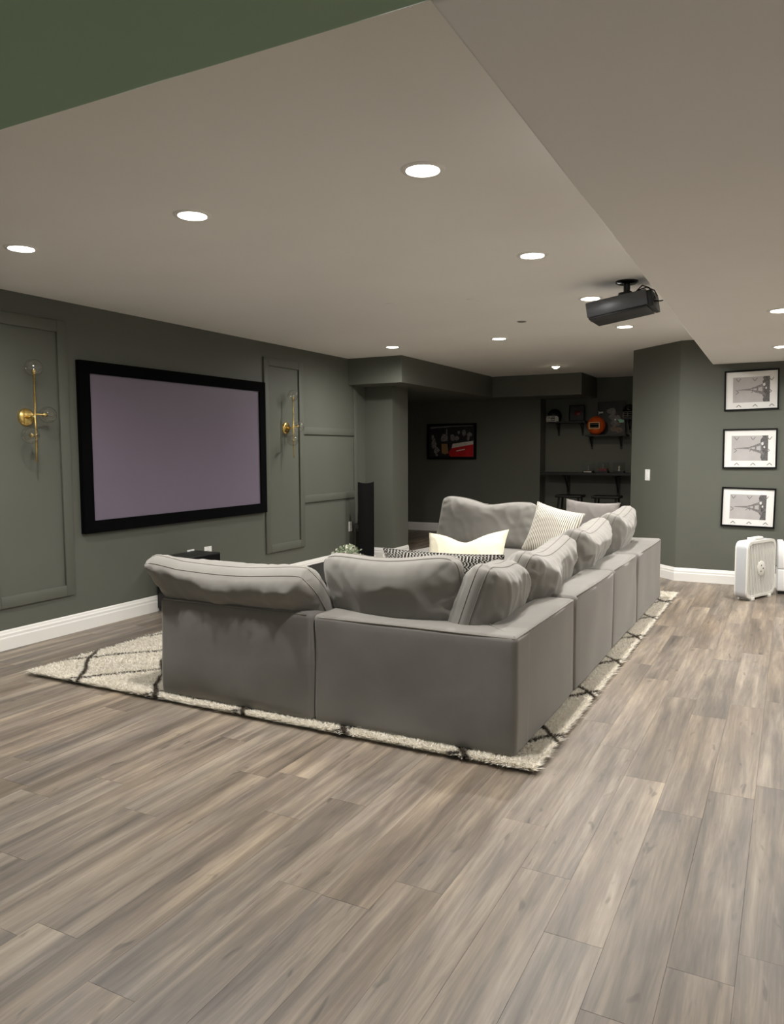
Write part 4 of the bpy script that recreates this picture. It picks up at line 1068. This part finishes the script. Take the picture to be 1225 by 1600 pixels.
# orange round helmet with a boxed face opening
t = thing('sports_helmet', 'round orange helmet with a dark face opening on the lower shelf', 'helmet', (-2.765, 12.31, 1.6455), group='helmets on the alcove shelves')
r_ = 0.146; bm = bmesh.new(); nu, nv = 40, 26; G = {}
for i in range(nu):
    for j in range(nv+1):
        th = PI*j/nv; ph_ = 2*PI*i/nu
        p_ = Vector((math.sin(th)*math.cos(ph_)*r_*0.98, math.sin(th)*math.sin(ph_)*r_*0.75, math.cos(th)*r_+r_))
        if p_.z < 0.02: p_.z = 0.02*0.0 + p_.z
        G[i, j] = bm.verts.new(p_)
for i in range(nu):
    for j in range(nv):
        c = (G[i, j].co+G[(i+1) % nu, j].co+G[i, j+1].co+G[(i+1) % nu, j+1].co)/4
        if c.y < 0 and abs(c.x+0.01) < 0.078 and 0.10 < c.z < 0.185: continue
        bm.faces.new((G[i, j], G[(i+1) % nu, j], G[(i+1) % nu, j+1], G[i, j+1]))
bmesh.ops.remove_doubles(bm, verts=bm.verts[:], dist=1e-5)
loose = [v for v in bm.verts if not v.link_faces]; bmesh.ops.delete(bm, geom=loose, context='VERTS')
obj('shell', bm, 'helmet_orange', t, smooth=True)
obj('lining', lathe([(0, r_*1.7), (r_*0.6, r_*1.45), (r_*0.7, r_), (r_*0.6, r_*0.5), (0, r_*0.35)], 20), 'black_velvet', t, smooth=True)
fr_ = frame_ring(0.170, 0.105, 0.014, -0.085, -0.112)
for v in fr_.verts: v.co += Vector((-0.008, 0, 0.142))
obj('face_rim', fr_, 'helmet_gold', t)
for zz in (0.12, 0.16): obj('cage_bar', tube(bmesh.new(), [(-0.085, -0.10, zz), (-0.01, -0.125, zz-0.004), (0.07, -0.10, zz)], 0.004, 6), 'plate_slot', t)
# small dark plaque
t = thing('shadow_box', 'small dark shadow box beside the black and white helmet', 'picture', (-3.10, 12.40, 1.866), (R(-6), 0, 0))
fr_ = frame_ring(0.25, 0.26, 0.014, 0.0, -0.03)
for v in fr_.verts: v.co.z += 0.13
obj('box_frame', fr_, 'black_frame', t)
obj('backing', bx(-0.115, 0.115, -0.012, -0.002, 0.012, 0.248), 'pic_dark', t)
obj('emblem', lathe([(0, 0.006), (0.05, 0.004), (0.055, 0)], 24, mtx=Matrix.Translation((0.01, -0.012, 0.13)) @ Matrix.Rotation(R(90), 4, 'X') @ Matrix.Diagonal((1, 0.75, 1, 1))), 'case_red', t, smooth=True)
# framed collage behind the orange helmet
t = thing('framed_collage', 'framed player collage leaning behind the orange helmet', 'picture', (-2.56, 12.43, 1.6455), (R(-5), 0, 0))
W, H = 0.44, 0.52
fr_ = frame_ring(W, H, 0.012, 0.0, -0.02)
for v in fr_.verts: v.co.z += H/2
obj('picture_frame', fr_, 'projector_dark', t)
bk = obj('photo_print', bx(-W/2+0.01, W/2-0.01, -0.010, -0.002, 0.01, H-0.01), 'pic_dark', t)
def blob(mat, items, name):
    b2 = bmesh.new()
    for cx, cz, w, h in items:
        poly_xz(b2, [(cx+w*rng.uniform(.75, 1.1)*math.cos(q*PI/5), cz+h*rng.uniform(.75, 1.1)*math.sin(q*PI/5)) for q in range(10)], -0.0106-rng.uniform(0, .0006))
    obj(name, b2, mat, bk)
blob('pic_grey', [(0.0, 0.37, .08, .06), (0.02, 0.28, .07, .05), (0.10, 0.26, .05, .05), (0.05, 0.18, .06, .05)], 'print_figures')
blob('pic_brown', [(0.05, 0.09, .07, .05), (0.13, 0.07, .06, .05), (0.10, 0.17, .05, .03)], 'print_ground')
b2 = bmesh.new(); poly_xz(b2, [(0.10, 0.235), (0.20, 0.25), (0.195, 0.19), (0.13, 0.185)], -0.0118); obj('print_mint_patch', b2, 'pic_mint', bk)
b2 = bmesh.new(); poly_xz(b2, [(-0.205, 0.385), (-0.19, 0.36), (-0.135, 0.37), (-0.135, 0.345), (-0.19, 0.34), (-0.205, 0.31)], -0.0118); poly_xz(b2, [(0.06+.015*math.cos(q), 0.235+.015*math.sin(q)) for q in range(6)], -0.0119); obj('print_white_patch', b2, 'plate_white', bk)
# three clear display cases on the ledge
for x, lb, kind in ((-2.865, 'clear display case with a pale base on the bar ledge', 'pale'), (-2.635, 'clear display case with a red base, middle one on the bar ledge', 'red'), (-2.39, 'clear display case with a plain dark base nearest the angled corner wall', 'dark')):
    t = thing('display_case', lb, 'display case', (x, 12.27, 1.0455), group='display cases on the bar ledge')
    obj('base', bx(-0.08, 0.08, -0.08, 0.08, 0, 0.028, 0.002), 'shelf_black', t)
    if kind == 'red': obj('stand', bx(-0.068, 0.068, -0.068, 0.068, 0.028, 0.07, 0.003), 'case_red', t)
    if kind == 'pale': obj('name_strip', bx(-0.06, 0.06, -0.0825, -0.0805, 0.008, 0.024), 'pic_pale', t)
    z0 = 0.07 if kind == 'red' else 0.028
    obj('figure', lathe([(0.0, z0), (0.022, z0), (0.02, z0+0.02), (0.008, z0+0.03), (0.016, z0+0.055), (0.012, z0+0.075), (0.0, z0+0.085)], 16), 'pic_grey' if kind != 'dark' else 'pic_pale', t, smooth=True)
    bm = bx(-0.076, 0.076, -0.076, 0.076, 0.028, 0.165)
    obj('clear_cover', bm, 'acrylic', t)
